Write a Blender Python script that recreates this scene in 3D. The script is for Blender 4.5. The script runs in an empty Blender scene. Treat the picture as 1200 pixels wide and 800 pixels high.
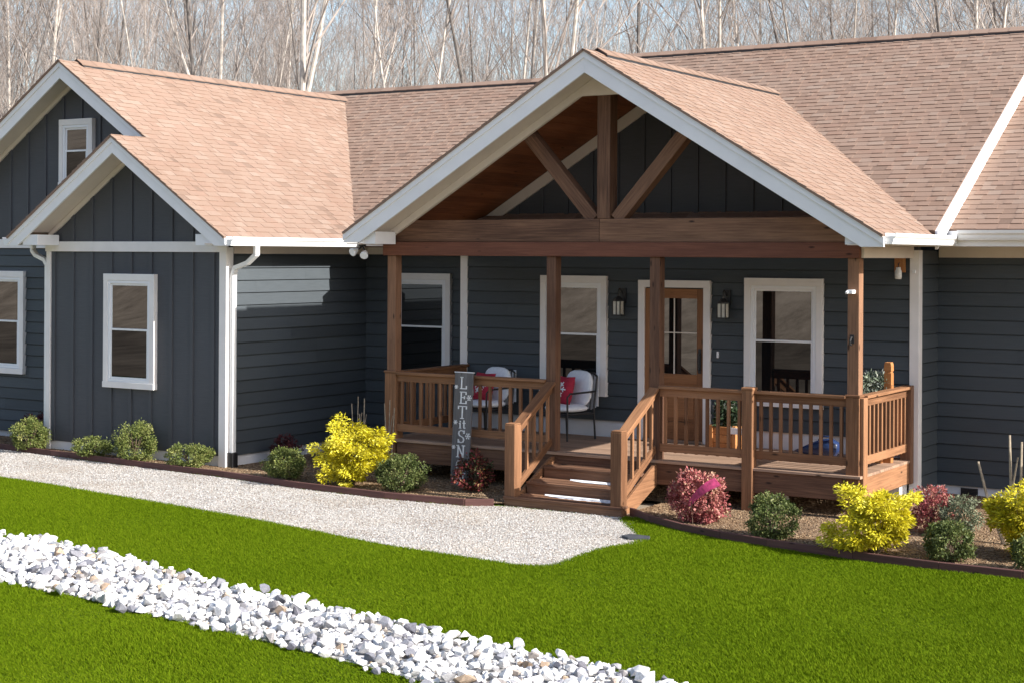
import bpy, bmesh, math, random
import numpy as np
from mathutils import Vector, Matrix

S = bpy.context.scene
COL = S.collection
R = math.radians
rnd = random.Random(7)
G = -0.55            # ground level; z = 0 is the porch floor

# ------------------------------------------------------------------ mesh helper
def vsub(a, b): return (a[0]-b[0], a[1]-b[1], a[2]-b[2])

class MB:
    def __init__(self):
        self.v = []; self.f = []; self.uv = []; self.c = []; self.cut = []
    def poly(self, pts, uvs=None, c=0.5):
        n = len(self.v)
        self.v += [tuple(p) for p in pts]
        self.f.append(tuple(range(n, n+len(pts))))
        self.uv.append(uvs if uvs else [(p[0]+p[1]*.37, p[2]) for p in pts])
        self.c.append(c)
    def obox(self, o, ax, ay, az, c=None):
        """box from corner o with edge vectors ax (long), ay, az"""
        o, ax, ay, az = map(Vector, (o, ax, ay, az))
        if ax.cross(ay).dot(az) < 0: ay, az = az, ay
        L = [ax.length, ay.length, az.length]; self.cut.append((len(self.v), len(self.f)))
        c = rnd.random() if c is None else c
        k = max(range(3), key=lambda i: L[i])
        off = (rnd.random()*20, rnd.random()*20)
        P = {}
        for i in (0, 1):
            for j in (0, 1):
                for l in (0, 1):
                    P[i, j, l] = o+ax*i+ay*j+az*l
        faces = [[(0,0,0),(0,1,0),(1,1,0),(1,0,0)], [(0,0,1),(1,0,1),(1,1,1),(0,1,1)],
                 [(0,0,0),(1,0,0),(1,0,1),(0,0,1)], [(0,1,0),(0,1,1),(1,1,1),(1,1,0)],
                 [(0,0,0),(0,0,1),(0,1,1),(0,1,0)], [(1,0,0),(1,1,0),(1,1,1),(1,0,1)]]
        n = len(self.v)
        keys = list(P); idx = {q: n+i for i, q in enumerate(keys)}
        self.v += [tuple(P[q]) for q in keys]
        oth = [i for i in range(3) if i != k]
        for q in faces:
            self.f.append(tuple(idx[p] for p in q))
            var = [i for i in oth if len({p[i] for p in q}) > 1]
            uvs = []
            for p in q:
                u = p[k]*L[k]
                w = sum(p[i]*L[i] for i in var) if var else 0
                uvs.append((u+off[0], w+off[1]+(0 if len(var) < 2 else 0)))
            self.uv.append(uvs); self.c.append(c)
    def box(self, x0, x1, y0, y1, z0, z1, c=None):
        self.obox((x0, y0, z0), (x1-x0, 0, 0), (0, y1-y0, 0), (0, 0, z1-z0), c)
    def bar(self, p0, p1, w, h, up=(0, 0, 1), c=None):
        p0, p1, up = Vector(p0), Vector(p1), Vector(up)
        d = p1-p0; s = d.cross(up).normalized(); u = s.cross(d).normalized()
        self.obox(p0-s*w/2-u*h/2, d, s*w, u*h, c)
    def prism(self, pts, ext, c=0.5):
        pts = [Vector(p) for p in pts]; e = Vector(ext); self.cut.append((len(self.v), len(self.f)))
        nrm = Vector((0, 0, 0))
        for i in range(len(pts)):
            nrm += pts[i].cross(pts[(i+1) % len(pts)])
        if nrm.dot(e) > 0: pts = pts[::-1]
        n = len(self.v); m = len(pts)
        self.v += [tuple(p) for p in pts]+[tuple(p+e) for p in pts]
        def uvs(ids): return [(self.v[i][0]+self.v[i][1], self.v[i][2]) for i in ids]
        fs = [tuple(range(n, n+m)), tuple(range(n+2*m-1, n+m-1, -1))]
        for i in range(m):
            j = (i+1) % m
            fs.append((n+j, n+i, n+m+i, n+m+j))
        for q in fs:
            self.f.append(q); self.uv.append(uvs(q)); self.c.append(c)
    def tube(self, pts, r, n=8, cap=True, c=0.5):
        pts = [Vector(p) for p in pts]
        rs = r if isinstance(r, (list, tuple)) else [r]*len(pts)
        base = len(self.v); ref = None; ln = 0
        for i, p in enumerate(pts):
            d = (pts[min(i+1, len(pts)-1)]-pts[max(i-1, 0)])
            if d.length < 1e-9: d = Vector((0, 0, 1))
            d.normalize()
            if ref is None: ref = Vector((0, 0, 1)) if abs(d.z) < .9 else Vector((1, 0, 0))
            a = d.cross(ref).normalized(); b = d.cross(a); ref = a.cross(d)
            for k in range(n):
                t = 2*math.pi*k/n
                self.v.append(tuple(p+(a*math.cos(t)+b*math.sin(t))*rs[i]))
        for i in range(len(pts)-1):
            l2 = ln+(pts[i+1]-pts[i]).length
            for k in range(n):
                k2 = (k+1) % n
                self.f.append((base+i*n+k2, base+i*n+k, base+(i+1)*n+k, base+(i+1)*n+k2))
                self.uv.append([(ln, k2/n), (ln, k/n), (l2, k/n), (l2, k2/n)]); self.c.append(c)
            ln = l2
        if cap:
            for ring, rev in ((0, False), (len(pts)-1, True)):
                q = [base+ring*n+k for k in range(n)]
                if rev: q = q[::-1]
                self.f.append(tuple(q)); self.uv.append([(0, 0)]*n); self.c.append(c)
    def lathe(self, prof, o=(0, 0, 0), n=16, c=0.5):
        base = len(self.v)
        for r, z in prof:
            for k in range(n):
                t = 2*math.pi*k/n
                self.v.append((o[0]+r*math.cos(t), o[1]+r*math.sin(t), o[2]+z))
        for i in range(len(prof)-1):
            for k in range(n):
                k2 = (k+1) % n
                self.f.append((base+i*n+k, base+i*n+k2, base+(i+1)*n+k2, base+(i+1)*n+k))
                self.uv.append([(k/n, i), ((k+1)/n, i), ((k+1)/n, i+1), (k/n, i+1)]); self.c.append(c)
    def split(self):
        out = []
        for (v0, f0), (v1, f1) in zip(self.cut, self.cut[1:]+[(len(self.v), len(self.f))]):
            m = MB(); m.v = self.v[v0:v1]; m.f = [tuple(i-v0 for i in q) for q in self.f[f0:f1]]
            m.uv = self.uv[f0:f1]; m.c = self.c[f0:f1]; out.append(m)
        return out
    def build(self, name, mat, parent=None, smooth=False, bevel=0, sub=0):
        me = bpy.data.meshes.new(name)
        me.from_pydata(self.v, [], self.f)
        uvl = me.uv_layers.new(name='UVMap')
        flat = [x for q in self.uv for p in q for x in p]
        uvl.data.foreach_set('uv', flat)
        at = me.attributes.new('tone', 'FLOAT', 'FACE')
        at.data.foreach_set('value', self.c)
        me.materials.append(mat)
        if smooth:
            me.polygons.foreach_set('use_smooth', [True]*len(me.polygons))
        me.update()
        o = bpy.data.objects.new(name, me); COL.objects.link(o)
        if parent: o.parent = parent
        if bevel:
            m = o.modifiers.new('Bevel', 'BEVEL'); m.width = bevel; m.segments = 2; m.limit_method = 'ANGLE'; m.angle_limit = R(50)
        if sub:
            m = o.modifiers.new('Subdiv', 'SUBSURF'); m.levels = sub; m.render_levels = sub
        return o

def np_mesh(name, verts, faces, mat, parent=None, tone=None, smooth=False):
    """fast mesh from numpy arrays, all faces the same size"""
    me = bpy.data.meshes.new(name)
    nv, (nf, k) = len(verts), faces.shape
    me.vertices.add(nv); me.vertices.foreach_set('co', np.ascontiguousarray(verts, dtype=np.float32).ravel())
    me.loops.add(nf*k); me.loops.foreach_set('vertex_index', np.ascontiguousarray(faces, dtype=np.int32).ravel())
    me.polygons.add(nf)
    me.polygons.foreach_set('loop_start', np.arange(0, nf*k, k, dtype=np.int32))
    me.polygons.foreach_set('loop_total', np.full(nf, k, dtype=np.int32))
    if smooth: me.polygons.foreach_set('use_smooth', np.ones(nf, dtype=bool))
    me.update(calc_edges=True)
    at = me.attributes.new('tone', 'FLOAT', 'FACE')
    at.data.foreach_set('value', np.ascontiguousarray(tone if tone is not None else np.full(nf, .5), dtype=np.float32))
    me.materials.append(mat)
    o = bpy.data.objects.new(name, me); COL.objects.link(o)
    if parent: o.parent = parent
    return o

def tag(o, label=None, cat=None, group=None, kind=None):
    if label: o['label'] = label
    if cat: o['category'] = cat
    if group: o['group'] = group
    if kind: o['kind'] = kind
    return o
def thing(name, label, cat, loc=(0, 0, 0), rz=0, group=None):
    o = bpy.data.objects.new(name, None); COL.objects.link(o)
    o.empty_display_size = .2
    o.location = loc; o.rotation_euler = (0, 0, rz)
    return tag(o, label, cat, group)

# ------------------------------------------------------------------ materials
def newmat(name):
    m = bpy.data.materials.new(name); m.use_nodes = True
    nt = m.node_tree
    for n in list(nt.nodes): nt.nodes.remove(n)
    out = nt.nodes.new('ShaderNodeOutputMaterial')
    b = nt.nodes.new('ShaderNodeBsdfPrincipled')
    nt.links.new(b.outputs[0], out.inputs[0])
    return m, nt, b, out
def nd(nt, t, **kw):
    n = nt.nodes.new(t)
    for k, v in kw.items():
        if k.startswith('i_'):
            key = k[2:]
            n.inputs[int(key) if key.isdigit() else key.replace('_', ' ')].default_value = v
        else: setattr(n, k, v)
    return n
def ramp(nt, fac, stops, interp='LINEAR'):
    r = nt.nodes.new('ShaderNodeValToRGB'); r.color_ramp.interpolation = interp
    e = r.color_ramp.elements
    while len(e) > 1: e.remove(e[-1])
    e[0].position = stops[0][0]; e[0].color = (*stops[0][1], 1)
    for p, c in stops[1:]:
        q = e.new(p); q.color = (*c, 1)
    nt.links.new(fac, r.inputs[0]); return r.outputs[0]
def coord(nt, kind='Object', scale=(1, 1, 1)):
    tc = nd(nt, 'ShaderNodeTexCoord'); mp = nd(nt, 'ShaderNodeMapping')
    mp.inputs['Scale'].default_value = scale
    nt.links.new(tc.outputs[kind], mp.inputs[0]); return mp.outputs[0]
def noise(nt, vec, scale, detail=4, rough=.55):
    n = nd(nt, 'ShaderNodeTexNoise'); n.inputs['Scale'].default_value = scale
    n.inputs['Detail'].default_value = detail; n.inputs['Roughness'].default_value = rough
    nt.links.new(vec, n.inputs['Vector']); return n.outputs['Fac']
def mixc(nt, fac, a, b, mode='MIX'):
    m = nd(nt, 'ShaderNodeMix', data_type='RGBA', blend_type=mode)
    for sock, val in ((0, fac), (6, a), (7, b)):
        if isinstance(val, (int, float)): m.inputs[sock].default_value = val
        elif isinstance(val, tuple): m.inputs[sock].default_value = (*val, 1)
        else: nt.links.new(val, m.inputs[sock])
    return m.outputs[2]
def bump(nt, b, h, strength=.3, dist=.01):
    n = nd(nt, 'ShaderNodeBump'); n.inputs['Strength'].default_value = strength; n.inputs['Distance'].default_value = dist
    nt.links.new(h, n.inputs['Height']); nt.links.new(n.outputs[0], b.inputs['Normal'])
def math_(nt, op, a, b=None):
    n = nd(nt, 'ShaderNodeMath', operation=op)
    for i, x in enumerate((a, b)):
        if x is None: continue
        if isinstance(x, (int, float)): n.inputs[i].default_value = x
        else: nt.links.new(x, n.inputs[i])
    return n.outputs[0]
def attr(nt, name):
    n = nd(nt, 'ShaderNodeAttribute'); n.attribute_name = name; return n.outputs['Fac']

def simple(name, col, rough=.6, var=.12, scale=8, metal=0, spec=.5, bmp=.1):
    m, nt, b, _ = newmat(name)
    v = coord(nt); n = noise(nt, v, scale, 5)
    lo = tuple(x*(1-var) for x in col); hi = tuple(min(1, x*(1+var)) for x in col)
    nt.links.new(ramp(nt, n, [(.3, lo), (.7, hi)]), b.inputs['Base Color'])
    b.inputs['Roughness'].default_value = rough; b.inputs['Metallic'].default_value = metal
    b.inputs['Specular IOR Level'].default_value = spec
    if bmp: bump(nt, b, noise(nt, v, scale*12, 3), bmp, .004)
    return m

def wood(name, dark, light, rough=.7):
    m, nt, b, _ = newmat(name)
    uv = coord(nt, 'UV', (1.2, 34, 1)); uv2 = coord(nt, 'UV', (.9, 5, 1)); uvk = coord(nt, 'UV', (2.2, 7, 1))
    g = noise(nt, uv, 1.5, 6, .65); w = noise(nt, uv2, 1.2, 4)
    f = math_(nt, 'ADD', math_(nt, 'MULTIPLY', g, .6), math_(nt, 'MULTIPLY', w, .4))
    f = math_(nt, 'ADD', math_(nt, 'MULTIPLY', math_(nt, 'SUBTRACT', f, .5), 1.5), .5)
    f = math_(nt, 'ADD', f, math_(nt, 'MULTIPLY', math_(nt, 'SUBTRACT', attr(nt, 'tone'), .5), .30))
    c = ramp(nt, f, [(.28, dark), (.52, tuple((a+b_)/2 for a, b_ in zip(dark, light))), (.72, light)])
    vo = nd(nt, 'ShaderNodeTexVoronoi'); vo.inputs['Scale'].default_value = 1.1; nt.links.new(uvk, vo.inputs['Vector'])
    k = ramp(nt, vo.outputs['Distance'], [(.05, (1, 1, 1)), (.13, (0, 0, 0))])
    c = mixc(nt, k, c, tuple(x*.35 for x in dark))
    nt.links.new(c, b.inputs['Base Color']); b.inputs['Roughness'].default_value = rough
    b.inputs['Specular IOR Level'].default_value = .3
    bump(nt, b, g, .35, .006)
    return m

def siding_mat(name, col):
    m, nt, b, _ = newmat(name)
    uv = coord(nt, 'UV', (2.0, 30, 1)); ob = coord(nt)
    g = noise(nt, uv, 2, 5, .6); w = noise(nt, ob, .7, 4)
    f = math_(nt, 'ADD', math_(nt, 'MULTIPLY', g, .5), math_(nt, 'MULTIPLY', w, .5))
    f = math_(nt, 'ADD', f, math_(nt, 'MULTIPLY', math_(nt, 'SUBTRACT', attr(nt, 'tone'), .5), .3))
    c = ramp(nt, f, [(.25, tuple(x*.78 for x in col)), (.75, tuple(x*1.22 for x in col))])
    nt.links.new(c, b.inputs['Base Color']); b.inputs['Roughness'].default_value = .62
    b.inputs['Specular IOR Level'].default_value = .35
    bump(nt, b, g, .25, .004)
    return m

def shingle_mat():
    m, nt, b, _ = newmat('asphalt_shingle')
    t = attr(nt, 'tone'); ob = coord(nt)
    c = ramp(nt, t, [(0, (.12, .075, .056)), (.10, (.23, .143, .102)), (.35, (.258, .170, .127)), (.55, (.276, .188, .142)), (.75, (.258, .155, .113)), (.9, (.285, .204, .158)), (1, (.31, .232, .186))])
    gr = noise(nt, ob, 160, 2, .7); big = noise(nt, ob, .5, 4)
    c = mixc(nt, .35, c, ramp(nt, gr, [(.3, (.11, .072, .053)), (.7, (.41, .312, .25))]))
    c = mixc(nt, .25, c, ramp(nt, big, [(.35, (.23, .145, .104)), (.65, (.32, .228, .178))]))
    nt.links.new(c, b.inputs['Base Color']); b.inputs['Roughness'].default_value = .9
    b.inputs['Specular IOR Level'].default_value = .15
    bump(nt, b, gr, .4, .004)
    return m

def glass_mat(name, ior, spec):
    m, nt, b, _ = newmat(name)
    ob = coord(nt)
    b.inputs['Base Color'].default_value = (.006, .007, .008, 1)
    b.inputs['Roughness'].default_value = .002; b.inputs['IOR'].default_value = ior
    b.inputs['Specular IOR Level'].default_value = spec
    bump(nt, b, noise(nt, ob, 2.2, 1), .012, .01)
    return m

def leaf_mat(name, stops, trans=.25, rough=.55, spec=.3):
    m, nt, b, out = newmat(name)
    c = ramp(nt, attr(nt, 'tone'), stops)
    nt.links.new(c, b.inputs['Base Color']); b.inputs['Roughness'].default_value = rough
    b.inputs['Specular IOR Level'].default_value = spec
    tr = nd(nt, 'ShaderNodeBsdfTranslucent'); nt.links.new(c, tr.inputs[0])
    mx = nd(nt, 'ShaderNodeMixShader'); mx.inputs[0].default_value = trans
    nt.links.new(b.outputs[0], mx.inputs[1]); nt.links.new(tr.outputs[0], mx.inputs[2]); nt.links.new(mx.outputs[0], out.inputs[0])
    return m

def pebble_sheet(name, stops, scale, bs=.8, dist=.02, patch=None):
    m, nt, b, _ = newmat(name)
    ob = coord(nt)
    vo = nd(nt, 'ShaderNodeTexVoronoi'); vo.inputs['Scale'].default_value = scale; nt.links.new(ob, vo.inputs['Vector'])
    sep = nd(nt, 'ShaderNodeSeparateColor'); nt.links.new(vo.outputs['Color'], sep.inputs[0])
    c = ramp(nt, sep.outputs[0], stops)
    big = noise(nt, ob, .9, 5, .6)
    if patch: c = mixc(nt, ramp(nt, big, [(.5, (0, 0, 0)), (.7, (.6, .6, .6))]), c, patch)
    nt.links.new(c, b.inputs['Base Color']); b.inputs['Roughness'].default_value = .9
    b.inputs['Specular IOR Level'].default_value = .2
    h = math_(nt, 'SUBTRACT', 1.0, vo.outputs['Distance'])
    bump(nt, b, h, bs, dist)
    return m

M = {}
M['wood'] = wood('stained_cedar', (.090, .043, .026), (.26, .138, .080))
M['woodred'] = wood('stained_redwood', (.10, .036, .022), (.20, .076, .045))
M['rail'] = wood('stained_deck_wood', (.125, .057, .027), (.32, .160, .080))
M['deck'] = wood('weathered_deck', (.18, .115, .08), (.42, .275, .19))
M['ceiling'] = wood('plank_ceiling', (.13, .042, .016), (.29, .105, .042))
M['door'] = wood('door_wood', (.17, .07, .028), (.31, .14, .058), .5)
M['orange'] = wood('orange_cedar', (.34, .13, .04), (.5, .23, .085))
M['siding'] = siding_mat('blue_grey_siding', (.059, .070, .079))
M['batten'] = siding_mat('blue_grey_panel', (.070, .074, .084))
M['trim'] = simple('white_trim', (.79, .76, .74), .55, .05, 3, bmp=.05)
M['fascia'] = simple('white_fascia', (.80, .80, .81), .5, .04, 3, bmp=.04)
M['soffit'] = simple('cream_soffit', (.70, .62, .54), .6, .05, 3, bmp=.04)
M['metal'] = simple('white_gutter_metal', (.82, .82, .81), .35, .03, 4, bmp=0)
M['found'] = simple('white_foundation', (.70, .70, .71), .85, .09, 2.2, bmp=.3)
M['vinyl'] = simple('white_vinyl', (.80, .81, .83), .4, .02, 4, bmp=0)
M['black'] = simple('black_iron', (.018, .018, .02), .45, .2, 20, bmp=.1)
M['darkplastic'] = simple('black_plastic', (.012, .012, .014), .5, .2, 20, bmp=0)
M['shingle'] = shingle_mat()
M['glass'] = glass_mat('window_glass', 2.0, .7)
M['screened'] = glass_mat('screened_glass', 1.6, .5)
M['edging'] = wood('edging_timber', (.075, .034, .030), (.14, .066, .056))
M['lampglass'] = simple('frosted_glass', (.62, .60, .54), .25, .1, 30, bmp=0)
M['jar'] = simple('clear_jar', (.70, .69, .66), .1, .1, 40, bmp=0)
M['cushion'] = simple('white_cushion', (.78, .80, .84), .9, .06, 18, bmp=.2)
M['navy'] = simple('glossy_blue', (.018, .035, .10), .18, .3, 6, bmp=0)
M['bark'] = simple('pale_bark', (.48, .43, .38), .9, .35, 5, bmp=.5)
M['barkdark'] = simple('grey_bark', (.13, .115, .105), .9, .4, 5, bmp=.5)
M['twig'] = simple('bare_twigs', (.29, .25, .225), .9, .3, 2, bmp=0)
M['stem'] = simple('shrub_stem', (.13, .09, .06), .9, .3, 20, bmp=.2)
M['cane'] = simple('pale_cane', (.34, .28, .21), .8, .3, 20, bmp=.2)
M['signwood'] = wood('grey_sign_wood', (.11, .105, .105), (.22, .21, .21))
M['paint'] = simple('white_paint', (.80, .80, .80), .7, .08, 30, bmp=0)
M['snow'] = simple('thin_snow', (.86, .88, .92), .6, .05, 20, bmp=.4)
M['darkgrey'] = simple('dark_grey', (.05, .055, .065), .7, .2, 10, bmp=.3)

# ------------------------------------------------------------------ camera
CAM = Vector((9.15057, -19.7671, 2.53778))
yaw, roll = R(31.97666), R(.31004607)
dvec = Vector((-math.sin(yaw), math.cos(yaw), 0)); rv = Vector((math.cos(yaw), math.sin(yaw), 0)); uvv = Vector((0, 0, 1))
r2 = rv*math.cos(roll)+uvv*math.sin(roll); u2 = -rv*math.sin(roll)+uvv*math.cos(roll)
cd = bpy.data.cameras.new('camera'); co = bpy.data.objects.new('camera', cd); COL.objects.link(co)
co.matrix_world = Matrix(((r2.x, u2.x, -dvec.x, CAM.x), (r2.y, u2.y, -dvec.y, CAM.y), (r2.z, u2.z, -dvec.z, CAM.z), (0, 0, 0, 1)))
cd.sensor_width = 36; cd.lens = 1874.41*36/1200; cd.shift_y = -(400-298.633)/1200
cd.clip_start = .1; cd.clip_end = 3000
S.camera = co

# ------------------------------------------------------------------ light
SUN_E, SUN_A = R(30.7), R(1.0)
sv = Vector((math.cos(SUN_E)*math.cos(SUN_A), math.cos(SUN_E)*math.sin(SUN_A), math.sin(SUN_E)))
sl = bpy.data.lights.new('sun', 'SUN'); so = bpy.data.objects.new('sun', sl); COL.objects.link(so)
sl.energy = 5.0; sl.angle = R(.5); sl.color = (1, .96, .90)
so.rotation_euler = (-sv).to_track_quat('-Z', 'Y').to_euler()
W = bpy.data.worlds.new('World'); S.world = W; W.use_nodes = True
wn = W.node_tree
bg = wn.nodes['Background']
sky = wn.nodes.new('ShaderNodeTexSky'); sky.sky_type = 'NISHITA'; sky.sun_disc = False
sky.sun_elevation = SUN_E; sky.sun_rotation = R(90)-SUN_A; sky.air_density = 1.0; sky.dust_density = 1.6; sky.ozone_density = 1
wn.links.new(sky.outputs[0], bg.inputs[0]); bg.inputs[1].default_value = .125
S.view_settings.view_transform = 'Standard'; S.view_settings.look = 'None'; S.view_settings.gamma = 1
S.view_settings.exposure = 0.95
S.cycles.use_denoising = True
S.cycles.max_bounces = 8; S.cycles.diffuse_bounces = 4

# ------------------------------------------------------------------ house
house = thing('house', 'blue grey single storey house with brown shingle roof and cedar front porch', 'house', (0, 0, 0))
def part(name, mb, mat, parent=None, **k): return mb.build(name, M[mat], parent or house, **k)
def parts(name, mb, mat, parent=None, **k):
    for q in mb.split(): q.build(name, M[mat], parent or house, **k)

def lap_wall(mb, p0, p1, z0, z1, out, e=.178):
    """rows of lapped boards from p0 to p1 (xy), facing out (xy unit)"""
    p0, p1, o = Vector((*p0, 0)), Vector((*p1, 0)), Vector((*out, 0))
    L = (p1-p0).length; z = z0
    if (p1-p0).cross(Vector((0, 0, 1))).dot(o) < 0: p0, p1 = p1, p0
    while z < z1-.01:
        zt = min(z+e, z1)
        cuts = [0]
        x = rnd.uniform(.6, 3.6)
        while x < L-.4: cuts.append(x); x += rnd.choice([3.66, 3.66, 2.4])
        cuts.append(L)
        for a, b in zip(cuts, cuts[1:]):
            c = rnd.random(); d = (p1-p0).normalized(); off = rnd.random()*30
            A = p0+d*(a+.0012); B = p0+d*(b-.0012)
            lo = o*.024; hi = o*.004
            zz, zzt = Vector((0, 0, z)), Vector((0, 0, zt))
            zk = zzt-Vector((0, 0, .013)); k1 = o*.006; k2 = o*-.012
            mb.poly([A+lo+zz, B+lo+zz, B+k1+zk, A+k1+zk], [(off+a, z), (off+b, z), (off+b, zt), (off+a, zt)], c)
            mb.poly([A+k1+zk, B+k1+zk, B+k2+zk, A+k2+zk], [(off+a, z)]*4, c)
            mb.poly([A+k2+zk, B+k2+zk, B+k2+zzt, A+k2+zzt], [(off+a, z)]*4, c)
            mb.poly([A-o*.012+zz, B-o*.012+zz, B+lo+zz, A+lo+zz], [(off+a, z)]*4, c)
        z = zt
    # solid backing
    n = o*-.11; p0 = p0-o*.014; p1 = p1-o*.014
    mb.prism([p0+Vector((0, 0, z0)), p1+Vector((0, 0, z0)), p1+Vector((0, 0, z1)), p0+Vector((0, 0, z1))], n)

def batten_wall(mb, poly_xz, y, xs, zt, zb):
    """flat panel (polygon in xz at y, facing -y) with vertical battens; zt(x), zb(x) limits"""
    mb.prism([(x, y, z) for x, z in poly_xz], (0, .12, 0), .5)
    for x in xs:
        a, b = zb(x), zt(x)
        if b-a > .06: mb.box(x-.03, x+.03, y-.022, y+.002, a, b, .5)

ZC = lambda y: 3.12+.557*y        # centre roof plane, front slope
ZS = lambda y: 2.889+.557*y       # set-back roof planes left and right
PZ = lambda x: 5.09-.604*abs(x+.6)    # porch roof
WX = -5.87; WS = .675
WZ = lambda x: 2.757+WS*(WX-x)        # wing right slope
XS, XB = -8.07, -9.96                 # ridge of the small and of the big wing gable
WZL = lambda x: WZ(XB)-WS*(XB-x)      # left slope of the big gable
SZL = lambda x: WZ(XS)-WS*(XS-x)      # left slope of the small gable

# --- walls
w = MB(); lap_wall(w, (-4.05, 0), (2.83, 0), .226, 2.62, (0, -1)); part('front_wall', w, 'siding')
w = MB(); lap_wall(w, (2.83, .8), (14, .8), -.40, 2.62, (0, -1)); part('side_wall', w, 'siding')
w = MB(); lap_wall(w, (2.83, 0), (2.83, .8), -.40, 2.62, (1, 0)); part('side_wall', w, 'siding')
w = MB(); lap_wall(w, (-6.3, .6), (-4.05, .6), -.33, 2.62, (0, -1)); part('recess_wall', w, 'siding')
w = MB(); lap_wall(w, (-4.05, .6), (-4.05, 0), -.33, 2.62, (-1, 0)); part('recess_wall', w, 'siding')
w = MB(); lap_wall(w, (-6.3, -2.66), (-6.3, .6), -.34, 2.62, (1, 0)); part('wing_side_wall', w, 'siding')
w = MB(); lap_wall(w, (-15, -2.0), (-9.93, -2.0), -.36, 2.60, (0, -1)); part('wing_front_wall', w, 'siding')
# bump-out in board and batten
w = MB()
xs = [-9.80+.407*i for i in range(9)]
batten_wall(w, [(-9.93, -.34), (-6.3, -.34), (-6.3, 2.55), (-9.93, 2.55)], -2.66, xs, lambda x: 2.55, lambda x: -.34)
w.box(-9.93, -9.85, -2.54, -1.98, -.34, 2.6, .5)
part('panel_wall', w, 'batten')
w = MB()
zt = lambda x: min(WZ(x), SZL(x))-.2
batten_wall(w, [(-6.3, 2.69), (-6.3, zt(-6.3)), (XS, zt(XS)), (-9.85, zt(-9.85)), (-9.85, 2.69)], -2.66, [x for x in xs], zt, lambda x: 2.69)
part('small_gable_wall', w, 'batten')
w = MB()
zt2 = lambda x: min(WZ(x), WZL(x))-.2
xs2 = [-13.6+.407*i for i in range(15)]
batten_wall(w, [(-14, 2.72), (-6.35, 2.72), (-6.35, zt2(-6.35)), (XB, zt2(XB)), (-14, zt2(-14))], -2.0, xs2, zt2, lambda x: 2.72)
part('big_gable_wall', w, 'batten')
w = MB()
zt3 = lambda x: PZ(x)-.2
batten_wall(w, [(-4.05, 2.62), (2.83, 2.62), (2.83, zt3(2.83)), (-.6, zt3(-.6)), (-4.05, zt3(-4.05))], 0, [-3.9+.407*i for i in range(17)], zt3, lambda x: 2.62)
part('porch_gable_wall', w, 'batten')

# --- foundation band (white) below the siding
f = MB()
f.box(-4.03, 2.82, .012, .2, -.7, .23)
f.box(2.84, 14, .81, 1.0, -.7, -.395); f.box(2.63, 2.82, .2, .8, -.7, -.395)
f.box(-6.28, -4.06, .61, .8, -.7, -.325); f.box(-6.5, -6.31, -2.5, .6, -.7, -.335)
f.box(-9.92, -6.32, -2.65, -2.5, -.7, -.338); f.box(-15, -9.94, -1.99, -1.8, -.7, -.355)
parts('foundation', f, 'found')
fv = MB(); fv.box(3.15, 3.37, .80, .812, -.52, -.425)
for i in range(4): fv.box(3.16, 3.36, .790, .80, -.512+.022*i, -.500+.022*i)
part('foundation_vent', fv, 'darkplastic')
# back of the house, so that no light gets in from behind
b = MB()
b.box(-14.5, 13.9, 10.4, 10.6, -.6, 2.8); b.box(13.8, 14, .95, 10.4, -.6, 3.2); b.box(-15, -14.85, -1.85, 10.4, -.6, 2.8)
parts('rear_wall', b, 'siding')

# --- trim boards
t = MB()
t.box(-4.05, -3.95, -.028, .0, -.05, 2.64)                       # corner board left of porch wall
t.box(-4.075, -4.051, -.028, .08, -.3, 2.64)
t.box(2.735, 2.855, -.032, .0, -.55, 2.62); t.box(2.832, 2.856, .001, .105, -.55, 2.62)
t.box(-6.41, -6.276, -2.695, -2.66, -.55, 2.55); t.box(-6.300, -6.272, -2.659, -2.55, -.55, 2.62)
t.box(-9.95, -9.86, -2.695, -2.66, -.55, 2.55); t.box(-9.955, -9.931, -2.66, -2.55, -.36, 2.55)
t.box(-9.97, -6.27, -2.70, -2.655, 2.55, 2.70)                   # band across the bump-out
t.box(-15, -9.98, -2.04, -1.995, 2.60, 2.745)                    # band below the big gable
parts('corner_trim', t, 'trim', bevel=.004)
t = MB()
t.box(-6.3, -6.262, -2.54, .58, 2.53, 2.68)                      # frieze under the wing eave
t.box(-6.25, -4.08, .56, .592, 2.53, 2.68)
t.box(2.86, 14, .762, .79, 2.53, 2.68)
t.box(2.756, 2.79, -1.87, -.035, 2.52, 2.665)
t.box(-4.10, -4.066, -1.87, .55, 2.52, 2.665)
parts('frieze_board', t, 'soffit', bevel=.003)

# --- soffits (flat boxes under the eaves)
s = MB()
s.box(-6.26, WX-.03, -3.16, -.2, 2.655, 2.675)
s.box(-6.26, -4.5, -.3, .56, 2.66, 2.675)
s.box(2.80, 3.2, -2.46, .02, 2.665, 2.68); s.box(2.86, 14, .03, .76, 2.668, 2.683)
s.box(-4.32, -4.11, -2.46, .2, 2.665, 2.68)
parts('soffit', s, 'soffit')

# --- roofs
def clip_poly(P, axis, val, keep_less):
    out = []
    for i in range(len(P)):
        a, b = P[i], P[(i+1) % len(P)]
        ia = (a[axis] <= val) == keep_less or a[axis] == val
        ib = (b[axis] <= val) == keep_less or b[axis] == val
        if ia: out.append(a)
        if ia != ib:
            k = (val-a[axis])/(b[axis]-a[axis])
            out.append((a[0]+(b[0]-a[0])*k, a[1]+(b[1]-a[1])*k))
    return out
def area2(P): return abs(sum(P[i][0]*P[(i+1) % len(P)][1]-P[(i+1) % len(P)][0]*P[i][1] for i in range(len(P))))

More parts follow.
